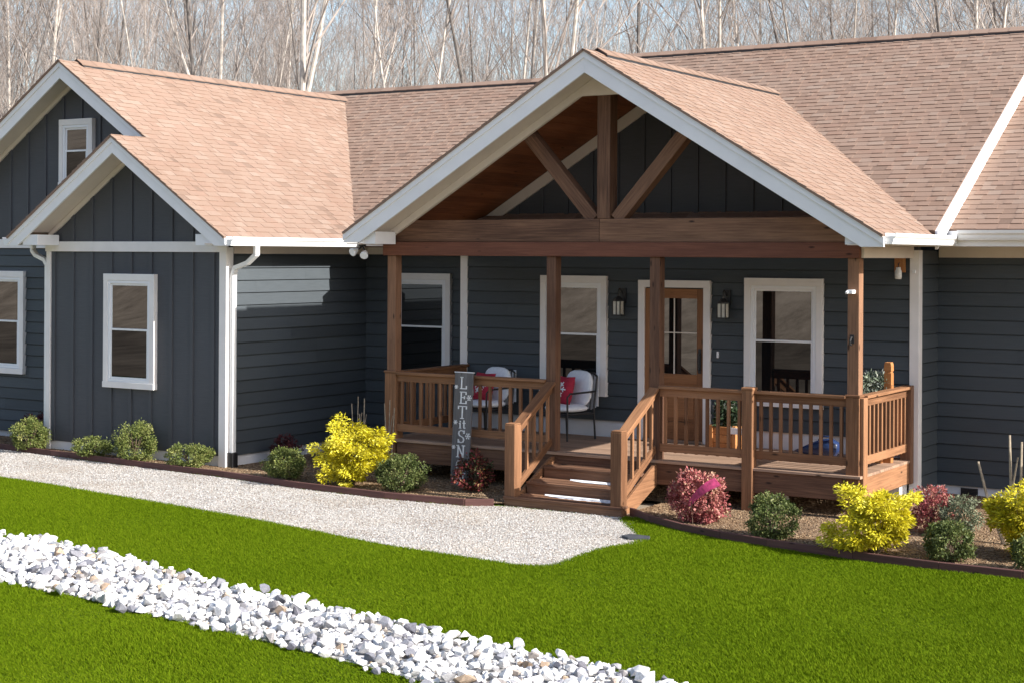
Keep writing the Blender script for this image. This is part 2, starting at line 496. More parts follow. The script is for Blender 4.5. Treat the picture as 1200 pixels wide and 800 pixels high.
def roof_plane(name, pts, udir, slab=.11, e=.132):
    pts = [Vector(p) for p in pts]
    u = Vector(udir).normalized()
    n = (pts[1]-pts[0]).cross(pts[2]-pts[1]).normalized()
    if n.z < 0: n = -n
    v = n.cross(u)
    if v.z < 0: v = -v
    o = min(pts, key=lambda p: p.dot(v))
    P2 = [((p-o).dot(u), (p-o).dot(v)) for p in pts]
    mb = MB()
    vmax = max(p[1] for p in P2); k = 0
    while k*e < vmax:
        row = clip_poly(clip_poly(P2, 1, k*e, False), 1, (k+1)*e, True)
        if len(row) > 2 and area2(row) > 1e-5:
            x0 = min(p[0] for p in row); x1 = max(p[0] for p in row)
            x = x0-rnd.uniform(0, .3); up = rnd.random() < .5
            while x < x1:
                w_ = rnd.uniform(.08, .27); 
                cell = clip_poly(clip_poly(row, 0, x, False), 0, x+w_, True)
                if len(cell) > 2 and area2(cell) > 1e-6:
                    h = .013 if up else .007
                    c = rnd.random()
                    if up: c = .25+.75*c
                    def P3(q, hh): return o+u*q[0]+v*q[1]+n*hh
                    def hh(q): return .003+h*(1-.75*(q[1]-k*e)/e)
                    top = [P3(q, hh(q)) for q in cell]
                    if (top[1]-top[0]).cross(top[2]-top[1]).dot(n) < 0: cell = cell[::-1]; top = top[::-1]
                    mb.poly(top, [(q[0], q[1]) for q in cell], c)
                    for i in range(len(cell)):
                        a, b = cell[i], cell[(i+1) % len(cell)]
                        if abs(a[1]-b[1]) < 1e-6 and abs(a[1]-k*e) > 1e-6: continue
                        mb.poly([P3(a, hh(a)), P3(a, -.004), P3(b, -.004), P3(b, hh(b))], [(a[0], a[1])]*4, c*.5)
                x += w_; up = not up
        k += 1
    mb.prism([p-n*.003 for p in pts], -n*slab, .3)
    ob = part(name, mb, 'shingle')
    return ob

YR, YL = 5.23, 5.0
RX = 3.19; LX = -4.62
yv = lambda z: (z-3.12)/.557
roof_plane('main_roof', [(LX, -.48, ZC(-.48)), (RX, -.48, ZC(-.48)), (RX, YR, ZC(YR)), (LX, YR, ZC(YR))], (1, 0, 0))
roof_plane('side_roof', [(RX, -.02, ZS(-.02)), (14.4, -.02, ZS(-.02)), (14.4, YL, ZS(YL)), (RX, YL, ZS(YL))], (1, 0, 0), .16)
roof_plane('recess_roof', [(-15, -.2, ZS(-.2)), (LX, -.2, ZS(-.2)), (LX, YL, ZS(YL)), (-15, YL, ZS(YL))], (1, 0, 0), .16)
yw = lambda x: (WZ(x)-2.889)/.557
roof_plane('wing_roof', [(WX, -2.48, WZ(WX)), (WX, yw(WX), WZ(WX)), (XB, yw(XB), WZ(XB)), (XB, -2.48, WZ(XB))], (0, 1, 0), .018)
roof_plane('small_wing_roof', [(WX, -3.2, WZ(WX)), (WX, -2.48, WZ(WX)), (XS, -2.48, WZ(XS)), (XS, -3.2, WZ(XS))], (0, 1, 0), .018)
roof_plane('small_wing_roof', [(-10.27, -3.2, SZL(-10.27)), (XS, -3.2, SZL(XS)), (XS, -1.95, SZL(XS)), (-10.27, -1.95, SZL(-10.27))], (0, 1, 0), .018)
roof_plane('wing_roof', [(-14.6, -2.48, WZL(-14.6)), (XB, -2.48, WZL(XB)), (XB, 4.7, WZL(XB)), (-14.6, 4.7, WZL(-14.6))], (0, 1, 0), .018)
TX = 3.234; TL = -4.35
roof_plane('porch_roof', [(TX, -2.52, PZ(TX)), (TX, yv(PZ(TX)), PZ(TX)), (-.6, yv(5.09), 5.09), (-.6, -2.52, 5.09)], (0, 1, 0), .018)
roof_plane('porch_roof', [(TL, -2.52, PZ(TL)), (-.6, -2.52, 5.09), (-.6, yv(5.09), 5.09), (TL, yv(PZ(TL))+.25, PZ(TL))], (0, 1, 0), .018)
rb = MB()     # rear slopes
rb.prism([(LX, YR, ZC(YR)), (RX, YR, ZC(YR)), (RX, 11, ZC(YR)-.557*(11-YR)), (LX, 11, ZC(YR)-.557*(11-YR))], (0, 0, -.12))
rb.prism([(RX, YL, ZS(YL)), (14.4, YL, ZS(YL)), (14.4, 11, ZS(YL)-.557*6), (RX, 11, ZS(YL)-.557*6)], (0, 0, -.12))
rb.prism([(-15, YL, ZS(YL)), (LX, YL, ZS(YL)), (LX, 11, ZS(YL)-.557*6), (-15, 11, ZS(YL)-.557*6)], (0, 0, -.12))
parts('rear_roof', rb, 'shingle')

# ridge vents
def ridge_cap(mb, a, b, s1, s2, wdt=.165, h=.052):
    """a-b ridge line; s1,s2 unit vectors down the slopes"""
    a, b, s1, s2 = map(Vector, (a, b, s1, s2)); up = Vector((0, 0, h))
    n = max(1, int((b-a).length/.3)); d = (b-a)/n
    for i in range(n):
        p = a+d*i; q = a+d*(i+1); c = rnd.random()*.6
        l0 = up+Vector((0, 0, .005)); l1 = up
        for s in (s1, s2):
            P = [p+l0, q+l1, q+l1+s*wdt, p+l0+s*wdt]
            nn = (P[1]-P[0]).cross(P[2]-P[1])
            if nn.z < 0: P = P[::-1]
            mb.poly(P, None, c)
        for s in (s1, s2):
            mb.poly([p+l0+s*wdt, q+l1+s*wdt, q+l1+s*wdt-Vector((0, 0, .014)), p+l0+s*wdt-Vector((0, 0, .014))], None, 0)
    for e_, l in ((a, up+Vector((0, 0, .005))), (b, up)):
        k_ = Vector((0, 0, .014)); mb.poly([e_+l, e_+l+s1*wdt, e_+l-k_+s1*wdt, e_+l-k_], None, 0); mb.poly([e_+l, e_+l-k_, e_+l-k_+s2*wdt, e_+l+s2*wdt], None, 0)
fs = Vector((0, -1, -.557)).normalized(); bs_ = Vector((0, 1, -.557)).normalized()
def cap(*a):
    r = MB(); ridge_cap(r, *a); part('ridge_cap', r, 'shingle')
cap( (LX, YR, ZC(YR)), (RX, YR, ZC(YR)), fs, bs_)
cap((RX+.02, YL, ZS(YL)), (14.4, YL, ZS(YL)), fs, bs_)
cap((-15, YL, ZS(YL)), (LX-.02, YL, ZS(YL)), fs, bs_)
sx = Vector((1, 0, -WS)).normalized(); sx2 = Vector((-1, 0, -WS)).normalized()
cap((XB, -2.1, WZ(XB)), (XB, yw(XB)-.02, WZ(XB)), sx, sx2)
px = Vector((1, 0, -.604)).normalized(); px2 = Vector((-1, 0, -.604)).normalized()
cap((-.6, -2.15, 5.09), (-.6, yv(5.09)-.05, 5.09), px, px2)
vb = MB()
for a, b_, w_ in (((LX+.02, YR, ZC(YR)), (RX-.02, YR, ZC(YR)), 'x'), ((RX+.04, YL, ZS(YL)), (14.3, YL, ZS(YL)), 'x'), ((-14.9, YL, ZS(YL)), (LX-.04, YL, ZS(YL)), 'x'),
                  ((XB, -2.08, WZ(XB)), (XB, yw(XB)-.04, WZ(XB)), 'y'), ((-.6, -2.13, 5.09), (-.6, yv(5.09)-.07, 5.09), 'y')):
    a, b_ = Vector(a), Vector(b_); sl_ = {'x': .557, 'y': WS if a.x < -5 else .604}[w_]
    o1 = Vector((0, .143, 0)) if w_ == 'x' else Vector((.135, 0, 0)); dz = Vector((0, 0, sl_*(.143 if w_ == 'x' else .135)))
    up = Vector((0, 0, .040))
    vb.prism([a+up, a+o1-dz+up, a+o1-dz-up, a-up, a-o1-dz-up, a-o1-dz+up], b_-a)
parts('ridge_vent', vb, 'black')

# --- gable fascias, soffits
def gable_fascia(mb, xa, za, y, slope, xl, xr, drop=.29, plumb=.13, th=.035, mold=True):
    """rake boards at plane y (outer face), apex (xa, za)"""
    for xt, sg in ((xl, -1), (xr, 1)):
        if xt is None: continue
        L = abs(xt-xa); zt_ = za-slope*L
        top = .020
        dx = (za-drop-(zt_-plumb))/slope
        pts = [(xa, za-top), (xt, zt_-top), (xt, zt_-plumb), (xa+sg*dx, zt_-plumb), (xa, za-drop)]
        mb.prism([(x, y+.018, z) for x, z in pts], (0, th, 0))
        if mold:
            pts = [(xa, za-top+.002), (xt+sg*.004, zt_-top+.002), (xt+sg*.004, zt_-top-.085), (xa, za-top-.085)]
            mb.prism([(x, y, z) for x, z in pts], (0, .02, 0))
fa = MB()
gable_fascia(fa, -.6, 5.09, -2.50, .604, TL, TX)
part('porch_fascia', fa, 'fascia', bevel=.003)
fa = MB()
gable_fascia(fa, XS, WZ(XS), -3.18, WS, -10.27, WX, .26, .12)
part('small_gable_fascia', fa, 'fascia', bevel=.003)
fa = MB()
gable_fascia(fa, XB, WZ(XB), -2.46, WS, -14.6, None, .28, .12)
zs_ = WZ(XS)
fa.prism([(XB, -2.442, WZ(XB)-.012), (XS-.05, -2.442, WZ(XS-.05)-.012), (XS-.05, -2.442, WZ(XS-.05)-.28), (XB, -2.442, WZ(XB)-.28)], (0, .035, 0))
fa.prism([(XB, -2.46, WZ(XB)-.01), (XS-.05, -2.46, WZ(XS-.05)-.01), (XS-.05, -2.46, WZ(XS-.05)-.097), (XB, -2.46, WZ(XB)-.097)], (0, .02, 0))
part('big_gable_fascia', fa, 'fascia', bevel=.003)
# the right-hand rake of the centre roof
fa = MB()
pr_ = lambda y, d: (RX+.004, y, ZC(y)-d)
fa.prism([pr_(-.48, .0), pr_(YR, .0), pr_(YR, .225), pr_(-.48, .225)], (.035, 0, 0))
fa.prism([(LX-.004, y, ZC(y)-d) for y, d in ((-.48, 0), (YR, 0), (YR, .225), (-.48, .225))], (-.035, 0, 0))
parts('rake_board', fa, 'fascia')
# sloping soffits and frieze boards
so_ = MB()
for sg, xt in ((-1, TL), (1, TX)):
    a, b_ = -.6, xt-sg*.28
    so_.prism([(a, -2.47, PZ(a)-.2), (b_, -2.47, PZ(b_)-.2), (b_, -1.93, PZ(b_)-.2), (a, -1.93, PZ(a)-.2)], (0, 0, .03))
for (xa, z_, sl_, x0, x1, ya, yb) in ((XS, WZ(XS), WS, -9.9, -6.3, -3.15, -2.66), (XB, WZ(XB), WS, -13.9, -8.1, -2.42, -2.0)):
    for xt in (x0, x1):
        zf = z_-sl_*abs(xt-xa)
        so_.prism([(xa, ya, z_-.17), (xt, ya, zf-.17), (xt, yb, zf-.17), (xa, yb, z_-.17)], (0, 0, .03))
parts('gable_soffit', so_, 'soffit')
fr = MB()
for sg, xt in ((-1, -4.06), (1, 2.86)):
    fr.prism([(-.6, -1.965, PZ(-.6)-.205), (xt, -1.965, PZ(xt)-.205), (xt, -1.965, PZ(xt)-.31), (-.6, -1.965, PZ(-.6)-.31)], (0, .06, 0))
fr.prism([(-1.03, -1.968, 4.57), (-.17, -1.968, 4.57), (-.6, -1.968, 4.80)], (0, .066, 0))
for sg, xt in ((-1, -4.0), (1, 2.8)):
    fr.prism([(-.6, -.045, PZ(-.6)-.165), (xt, -.045, PZ(xt)-.165), (xt, -.045, PZ(xt)-.335), (-.6, -.045, PZ(-.6)-.335)], (0, .04, 0))
for (xa, z_, y, x0, x1) in ((XS, WZ(XS), -2.66, -9.9, -6.3), (XB, WZ(XB), -2.0, -13.9, -8.1)):
    for xt in (x0, x1):
        zf = z_-WS*abs(xt-xa)
        fr.prism([(xa, y-.04, z_-.18), (xt, y-.04, zf-.18), (xt, y-.04, zf-.26), (xa, y-.04, z_-.26)], (0, .035, 0))
parts('rake_frieze', fr, 'soffit')
# boxed eave returns
eb = MB()
eb.box(-4.06, -3.86, -2.42, -1.95, 2.672, 2.84)
eb.box(2.76, 2.96, -2.42, -1.95, 2.672, 2.84)
eb.box(-9.98, -9.66, -3.13, -2.705, 2.642, 2.80)
eb.box(-6.46, -6.15, -3.13, -2.705, 2.642, 2.80)
parts('eave_return', eb, 'fascia', bevel=.003)

# --- gutters (profile swept along a line) and downspouts
def gutter(mb, a, b, out, zt):
    a, b, o = Vector((*a, 0)), Vector((*b, 0)), Vector((*out, 0))
    prof = [(0, 0), (.085, 0), (.10, .03), (.105, .06), (.128, .085), (.132, .122), (.12, .122), (.118, .09), (.01, .09), (.01, .122), (0, .122)]
    pts = [a+o*p+Vector((0, 0, zt-.122+q)) for p, q in prof]
    mb.prism(pts, b-a)
g = MB(); gutter(g, (WX-.0, -3.16), (WX, -.05), (1, 0), 2.762); part('gutter', g, 'metal')
g = MB(); gutter(g, (TX-.005, -2.44), (TX-.005, .1), (1, 0), 2.80); part('gutter', g, 'metal')
g = MB(); gutter(g, (TX+.128, -.02), (14.4, -.02), (0, -1), 2.868); part('gutter', g, 'metal')
g = MB(); gutter(g, (-10.27, -3.16), (-10.27, -2.06), (-1, 0), 2.762); part('gutter', g, 'metal')
g = MB(); gutter(g, (-5.75, -.2), (-4.4, -.2), (0, -1), 2.78); part('gutter', g, 'metal')
fb = MB()
fb.box(2.86, 14.3, -.018, .03, 2.67, 2.86); fb.box(WX-.04, WX-.001, -3.14, -.2, 2.66, 2.75)
fb.box(TX-.045, TX-.007, -2.44, .0, 2.668, 2.77); fb.box(-6.2, -4.4, -.195, -.15, 2.66, 2.76)
parts('eave_fascia', fb, 'fascia')

def downspout(path, boot=True):
    mb = MB()
    for a, b in zip(path, path[1:]):
        a, b = Vector(a), Vector(b)
        d = (b-a).normalized()
        upv = Vector((0, 1, 0)) if abs(d.y) < .9 else Vector((1, 0, 0))
        mb.bar(a-d*.012, b+d*.012, .062, .085, upv)
    o = part('downspout', mb, 'metal', bevel=.012)
    if boot:
        m2 = MB(); p = Vector(path[-1]); m2.box(p.x-.05, p.x+.05, p.y-.06, p.y+.06, G-.02, p.z+.02)
        m2.build('drain_boot', M['darkplastic'], o, bevel=.01)
    return o
downspout([(-5.80, -2.60, 2.65), (-5.80, -2.60, 2.52), (-5.96, -2.60, 2.40), (-6.19, -2.60, 2.33), (-6.225, -2.60, 2.22), (-6.225, -2.60, -.30)])
downspout([(-10.33, -2.62, 2.65), (-10.33, -2.62, 2.56), (-10.26, -2.62, 2.49), (-10.06, -2.62, 2.42), (-10.0, -2.62, 2.34), (-10.0, -2.62, -.32)])

# --- windows and door (all face -y)
def window(x0, x1, z0, z1, y, tw=.09, split=.5):
    c = MB(); yo = y-.05
    c.box(x0, x1, yo, y+.03, z1-tw-.01, z1); c.box(x0-.004, x1+.004, yo-.008, y+.03, z0, z0+tw)
    c.box(x0, x0+tw, yo+.002, y+.03, z0+tw, z1-tw-.01); c.box(x1-tw, x1, yo+.002, y+.03, z0+tw, z1-tw-.01)
    o = part('window', c, 'trim', bevel=.004)
    X0, X1, Z0, Z1 = x0+tw, x1-tw, z0+tw, z1-tw-.01
    sm = Z0+(Z1-Z0)*split; k = .042
    s = MB()
    def ring(a, b_, c_, d_, ya, yb):
        s.box(a, b_, ya, yb, d_-k, d_); s.box(a, b_, ya, yb, c_, c_+k)
        s.box(a, a+k, ya, yb, c_+k, d_-k); s.box(b_-k, b_, ya, yb, c_+k, d_-k)
    ring(X0+.001, X1-.001, Z0+.001, Z1-.001, y-.041, y-.003)          # outer vinyl frame
    s2 = [(sm, Z1-k, y-.018, y-.003), (Z0+k, sm+.04, y-.030, y-.012)]
    o2 = s.build('sash_frame', M['vinyl'], o, bevel=.004)
    for si, (a, b_, ya, yb) in enumerate(s2):
        q = MB(); kk = .03; A, B = X0+k+.001, X1-k-.001
        q.box(A, B, ya, yb, b_-kk, b_-.001); q.box(A, B, ya, yb, a+.001, a+kk)
        q.box(A, A+kk, ya, yb, a+kk, b_-kk); q.box(B-kk, B, ya, yb, a+kk, b_-kk)
        q.build('sash', M['vinyl'], o, bevel=.003)
        p = MB(); ym = (ya+yb)/2
        p.box(A+kk-.003, B-kk+.003, ym-.003, ym+.003, a+kk-.003, b_-kk+.003)
        p.build('pane', M['glass' if si == 0 else 'screened'], o)
    return o
window(.498, 1.596, .562, 2.247, -.026)
window(-2.667, -1.587, .562, 2.247, -.026)
window(-5.735, -4.637, .560, 2.242, .574)
window(-8.680, -7.640, .540, 2.222, -2.686)
window(-12.28, -11.18, .574, 2.228, -2.026)
window(-10.378, -9.634, 3.56, 4.636, -2.026, .085, .52)

dr = MB()
yd = -.05
dx0, dx1, dz0, dz1 = -.985, -.104, .035, 2.085
k = .095
dr.box(dx0, dx0+k, yd, yd+.045, dz0, dz1); dr.box(dx1-k, dx1, yd, yd+.045, dz0, dz1)
dr.box(dx0+k, dx1-k, yd+.001, yd+.044, dz1-.13, dz1); dr.box(dx0+k, dx1-k, yd+.001, yd+.044, dz0, dz0+.24); dr.box(dx0+k, dx1-k, yd+.001, yd+.044, .80, .93)
dr.box(dx0+k, dx1-k, yd+.014, yd+.035, dz0+.24, .80)
dr.box(dx0+k+.05, dx1-k-.05, yd+.006, yd+.02, dz0+.29, .75)
door = part('door', dr, 'door', bevel=.004)
q = MB(); q.box(dx0+k-.003, dx1-k+.003, yd+.018, yd+.026, .927, dz1-.127); q.build('pane', M['glass'], door)
q = MB(); xm = (dx0+dx1)/2; q.box(xm-.008, xm+.008, yd+.010, yd+.030, .93, dz1-.13); q.box(dx0+k, dx1-k, yd+.011, yd+.031, 1.480, 1.494); q.build('muntin', M['soffit'], door)
q = MB(); q.box(-1.089, -.989, -.07, .02, 0, 2.1); q.box(-.100, .0, -.07, .02, 0, 2.1); q.box(-1.089, 0, -.072, .02, 2.1, 2.2); q.build('casing', M['trim'], door, bevel=.004)
q = MB(); q.box(-.989, -.10, -.10, .03, .002, .033); q.build('threshold', M['deck'], door)
q = MB(); q.box(-.175, -.13, yd-.012, yd, .95, 1.28); q.tube([(-.152, yd-.01, 1.22), (-.152, yd-.055, 1.22), (-.152, yd-.06, 1.12), (-.152, yd-.055, 1.0), (-.152, yd-.01, 1.0)], .011); q.build('handle', M['black'], door, bevel=.003)

# --- porch: posts, beams, truss
def post(x, y, z0, z1, wd=.2, name='porch_post', mat='wood'):
    mb = MB(); mb.box(x-wd/2, x+wd/2, y-wd/2, y+wd/2, z0, z1); return part(name, mb, mat, bevel=.008)
YP = -1.82
PX = [-3.97, -1.41, .092, 2.672]
for i, x in enumerate(PX):
    o = post(x, YP, .92 if i in (0, 3) else -.3, 2.518, .142)
for i in (0, 3):                                             # thicker sleeves below the rail
    mb = MB(); x = PX[i]
    hw = .092 if i == 0 else .082
    mb.box(x-hw, x+hw, YP-hw, YP+hw, G-.03, .905); mb.box(x-hw-.012, x+hw+.012, YP-hw-.012, YP+hw+.012, .9055, .935)
    if i == 3: mb.box(x+hw+.004, x+hw+.05, YP-.06, YP+.08, G-.03, .90)
    part('post_sleeve', mb, 'rail', bevel=.008)
mb = MB(); mb.box(-4.10, 2.755, -1.925, -1.66, 2.518, 2.702); part('lower_beam', mb, 'woodred', bevel=.008)
mb = MB(); mb.box(-4.02, -.70, -1.895, -1.68, 2.703, 3.0); mb.box(-.697, 2.74, -1.895, -1.68, 2.703, 3.0); parts('upper_beam', mb, 'wood', bevel=.008)
mb = MB(); mb.box(-4.06, -3.86, -1.655, -.02, 2.52, 2.70); part('side_beam', mb, 'woodred', bevel=.008)
mb = MB(); mb.box(2.57, 2.752, -1.655, -.02, 2.52, 2.70); part('side_beam', mb, 'woodred', bevel=.008)
mb = MB(); mb.box(-.735, -.545, -1.90, -1.70, 3.002, 4.66); part('king_post', mb, 'wood', bevel=.008)
mb = MB(); mb.bar((-1.86, -1.79, 4.18), (-.80, -1.79, 2.99), .17, .17, (0, 1, 0)); part('brace', mb, 'wood', bevel=.008)
mb = MB(); mb.bar((.58, -1.79, 4.18), (-.48, -1.79, 2.99), .17, .17, (0, 1, 0)); part('brace', mb, 'wood', bevel=.008)
# plank ceiling under the porch roof
cl = MB()
for sg in (-1, 1):
    n = 26
    for i in range(n):
        a = i*3.42/n; b_ = (i+1)*3.42/n-.004
        xa, xb = -.6+sg*a, -.6+sg*b_
        cl.obox((xa, -1.9, PZ(xa)-.155), (0, 1.86, 0), (xb-xa, 0, PZ(xb)-PZ(xa)), (0, 0, .02))
part('porch_ceiling', cl, 'ceiling')

# --- deck
dk = MB()
y = -1.955
while y < -.02:
    dk.box(-4.10, 2.79, y, min(y+.135, -.012), -.032, 0); y += .141
part('deck_boards', dk, 'deck', bevel=.003)
rm = MB(); rm.box(-3.84, -1.28, -1.93, -1.885, -.30, -.034); rm.box(-1.28, .05, -1.93, -1.885, -.30, -.034); rm.box(.05, 2.56, -1.93, -1.885, -.30, -.034)
parts('rim_joist', rm, 'wood', bevel=.005)
rm = MB(); rm.box(2.735, 2.78, -1.70, -.05, -.29, -.034); parts('rim_joist', rm, 'rail', bevel=.005)
rm = MB(); rm.box(-4.09, -4.045, -1.70, -.05, -.29, -.034); parts('rim_joist', rm, 'wood', bevel=.005)
pi = MB()
for x in (-2.6, -.6, 1.4): pi.box(x-.07, x+.07, -1.0, -.86, G-.05, -.034)
pi.box(2.52, 2.72, -.35, -.06, G-.05, -.28)
parts('deck_pier', pi, 'found')

# --- railings
def railing(a, b, z0, z1, nb, name='railing', ends=(True, True), mat='rail'):
    """a,b xy; z0,z1 = floor heights at each end"""
    A, B = Vector((*a, z0)), Vector((*b, z1)); d = (B-A)
    tr = MB()
    tr.bar(A+Vector((0, 0, .905)), B+Vector((0, 0, .905)), .13, .035)
    tr.bar(A+Vector((0, 0, .838)), B+Vector((0, 0, .838)), .04, .095)
    o = part(name, tr, mat, bevel=.004)
    br = MB(); br.bar(A+Vector((0, 0, .155)), B+Vector((0, 0, .155)), .04, .10); br.build('bottom_rail', M[mat], o, bevel=.004)
    for i in range(nb):
        p = A+d*((i+.5)/nb) if nb > 1 else A+d*.5
        mb = MB(); mb.box(p.x-.018, p.x+.018, p.y-.019, p.y+.019, p.z+.10, p.z+.80)
        mb.build('baluster', M[mat], o, bevel=.002)
    return o
YRL = -1.86
railing((-3.876, YRL), (-1.483, YRL), 0, 0, 15)
railing((.165, YRL), (1.305, YRL), 0, 0, 8)
railing((1.452, YRL), (2.588, YRL), 0, 0, 9)
railing((2.735, -1.735), (2.735, -.16), 0, 0, 11)
railing((-3.97, -1.726), (-3.97, -.02), 0, 0, 11)
mb = MB(); mb.box(1.307, 1.45, -1.972, -1.83, G-.03, .955); mb.box(1.30, 1.457, -1.979, -1.823, .925, .965); part('newel_post', mb, 'rail', bevel=.012)
mb = MB(); mb.box(2.66, 2.80, -.158, -.035, -.3, .93); part('newel_post', mb, 'wood', bevel=.006)

# --- stairs
st = MB()
lv = [(-2.25, -.145), (-2.67, -.292), (-3.05, -.437)]
prev = -1.95
SX0, SX1 = -1.30, .10
for (yf, z), nz in zip(lv, [-.292, -.437, G-.05]):
    st.box(SX0-.1 if yf < -3 else SX0, SX1+.145 if yf < -3 else SX1, yf+.02, yf+.055, nz, z-.034)      # riser
    x0, x1 = (SX0-.1, SX1+.145) if yf < -3 else (SX0, SX1)
    st.box(x0, x1, yf, (yf+prev)/2-.004, z-.033, z); st.box(x0 if yf > -3 else SX0, x1 if yf > -3 else SX1, (yf+prev)/2+.004, prev+.05, z-.033, z)
    prev = yf
stairs = part('stairs', st, 'wood', bevel=.005)
for x in (-1.34, .135):
    q = MB(); q.prism([(x-.02, -1.9, -.05), (x-.02, -2.0, -.06), (x-.02, -2.84, -.46), (x-.02, -2.84, G-.02), (x-.02, -2.55, G-.02), (x-.02, -1.9, -.30)], (.04, 0, 0))
    q.build('stringer', M['rail'], stairs, bevel=.004)
for x, sg in ((-1.322, -1), (.165, 1)):
    mb = MB(); mb.box(x-.075, x+.075, -3.025, -2.875, G-.03, .445); mb.box(x-.072, x+.072, -3.022, -2.878, .445, .462); part('newel_post', mb, 'rail', bevel=.010)
    railing((x, -2.87), (-1.40 if sg < 0 else .10, -1.893), -.50, -.02, 5, 'stair_railing')

# --- porch fixtures
def lantern(x, z0):
    mb = MB(); y = -.026
    mb.box(x-.055, x+.055, y-.02, y, z0+.17, z0+.38)
    mb.tube([(x, y-.02, z0+.30), (x, y-.06, z0+.36), (x, y-.11, z0+.375), (x, y-.135, z0+.345), (x, y-.135, z0+.28)], .009)
    mb.lathe([(0, .30), (.018, .295), (.02, .27), (.04, .26), (.085, .215), (.088, .20), (.0, .20)], (x, y-.135, z0), 4)
    mb.box(x-.068, x+.068, y-.203, y-.067, z0, z0+.016)
    for a in (-1, 1):
        for b_ in (-1, 1):
            mb.box(x+a*.060-.006, x+a*.060+.006, y-.135+b_*.06-.006, y-.135+b_*.06+.006, z0+.016, z0+.20)
        mb.box(x-.006+a*.0, x+.006+a*.0, y-.135+a*.06-.004, y-.135+a*.06+.004, z0+.016, z0+.20)
    o = part('wall_lantern', mb, 'black')
    q = MB(); q.box(x-.053, x+.053, y-.188, y-.082, z0+.017, z0+.198); q.build('lantern_glass', M['lampglass'], o)
lantern(-1.347, 1.70); lantern(.235, 1.70)
mb = MB(); mb.box(.085, .115, -.035, -.012, 1.17, 1.255); part('doorbell', mb, 'vinyl', bevel=.005)
mb = MB(); mb.box(2.632, 2.70, -2.0, -1.889, 2.105, 2.15); mb.tube([(2.64, -1.99, 2.125), (2.63, -2.02, 2.118)], .018); part('security_camera', mb, 'vinyl', bevel=.006)
mb = MB(); mb.tube([(2.66, -1.885, 1.60), (2.66, -1.93, 1.60), (2.66, -1.965, 1.56), (2.66, -1.955, 1.52), (2.66, -1.925, 1.515)], .012); mb.box(2.635, 2.685, -1.90, -1.885, 1.53, 1.63); part('hook', mb, 'black')
mb = MB(); mb.box(2.54, 2.68, -.045, -.02, 2.34, 2.53); pq = part('jar_sconce', mb, 'orange', bevel=.004)
q = MB(); q.lathe([(0, 0), (.04, 0), (.045, .02), (.045, .10), (.03, .125), (.03, .15), (0, .15)], (2.61, -.10, 2.255), 12); q.build('jar', M['jar'], pq, smooth=True)
q = MB(); q.tube([(2.61, -.045, 2.46), (2.61, -.10, 2.45), (2.61, -.10, 2.40)], .006); q.build('jar_hook', M['black'], pq)
mb = MB(); mb.box(2.775, 2.815, -.06, -.032, 2.33, 2.37); part('sensor', mb, 'vinyl', bevel=.004)
# twin floodlight under the left eave of the porch roof
mb = MB(); mb.lathe([(0, 0), (.055, 0), (.055, -.025), (0, -.025)], (-4.26, -2.18, 2.664), 12)
mb.tube([(-4.26, -2.18, 2.65), (-4.29, -2.22, 2.60), (-4.31, -2.25, 2.585)], .012); mb.tube([(-4.26, -2.18, 2.65), (-4.20, -2.20, 2.58), (-4.18, -2.23, 2.555)], .012)
fl = part('floodlight', mb, 'black')
for c, dr_ in (((-4.32, -2.26, 2.58), Vector((-.15, -.8, -.35))), ((-4.17, -2.24, 2.545), Vector((.35, -.8, -.55)))):
    q = MB(); d_ = dr_.normalized(); c = Vector(c)
    q.tube([c-d_*.05, c-d_*.03, c+d_*.03, c+d_*.06, c+d_*.068], [.02, .03, .052, .058, .05], 14); q.build('lamp_head', M['vinyl'], fl, smooth=False)

# ------------------------------------------------------------------ ground
up_ = lambda x: .0065*max(0, -2.5-x)          # the ground rises a little towards the wing
nup = lambda x: .0065*np.maximum(0, -2.5-x)
def sheet(name, pts, z, mat, kind='structure', thick=0):
    bm = bmesh.new(); bm.faces.new([bm.verts.new((x, y, z)) for x, y in pts])
    bmesh.ops.bisect_plane(bm, geom=bm.verts[:]+bm.edges[:]+bm.faces[:], plane_co=(-2.5, 0, 0), plane_no=(1, 0, 0))
    for v in bm.verts: v.co.z = z+up_(v.co.x)
    bmesh.ops.recalc_face_normals(bm, faces=bm.faces)
    if sum(f.normal.z for f in bm.faces) < 0: bmesh.ops.reverse_faces(bm, faces=bm.faces)
    me = bpy.data.meshes.new(name); bm.to_mesh(me); bm.free(); me.materials.append(mat)
    o = bpy.data.objects.new(name, me); COL.objects.link(o); tag(o, kind=kind); return o
path_up = [(-25, -2.5), (-12.5, -2.86), (-10.64, -2.98), (-9.4, -3.06), (-8.63, -3.11), (-6.81, -3.21), (-5.79, -3.24), (-4.33, -3.42), (-2.91, -3.45), (-1.77, -3.34), (-1.38, -3.10), (.26, -3.05)]
path_lo = [(.45, -3.35), (.94, -3.95), (1.12, -4.22), (1.16, -4.5), (1.02, -4.9), (1.02, -5.3), (1.06, -5.7), (1.05, -6.05), (.75, -6.2), (.28, -6.17), (-1.0, -6.02), (-3.2, -5.57), (-5.59, -5.25), (-8.28, -4.98), (-14, -4.5), (-25, -3.6)]
path = path_up+path_lo
rock_up = [(-9.5, -7.5), (-6.5, -7.85), (-4.69, -8.05), (-4.16, -7.92), (-2.97, -8.15), (-1.79, -8.43), (-.46, -8.68), (.57, -8.82), (1.6, -9.02), (2.45, -9.16), (3.31, -9.25), (4.03, -9.42), (6, -9.9)]
rock_lo = [(6, -11.0), (4, -10.6), (2.54, -10.3), (1.8, -10.15), (.98, -10.03), (.14, -9.9), (-1.1, -9.74), (-1.93, -9.62), (-2.8, -9.55), (-5, -9.3), (-9.5, -8.9)]
rocks_poly = rock_up+rock_lo
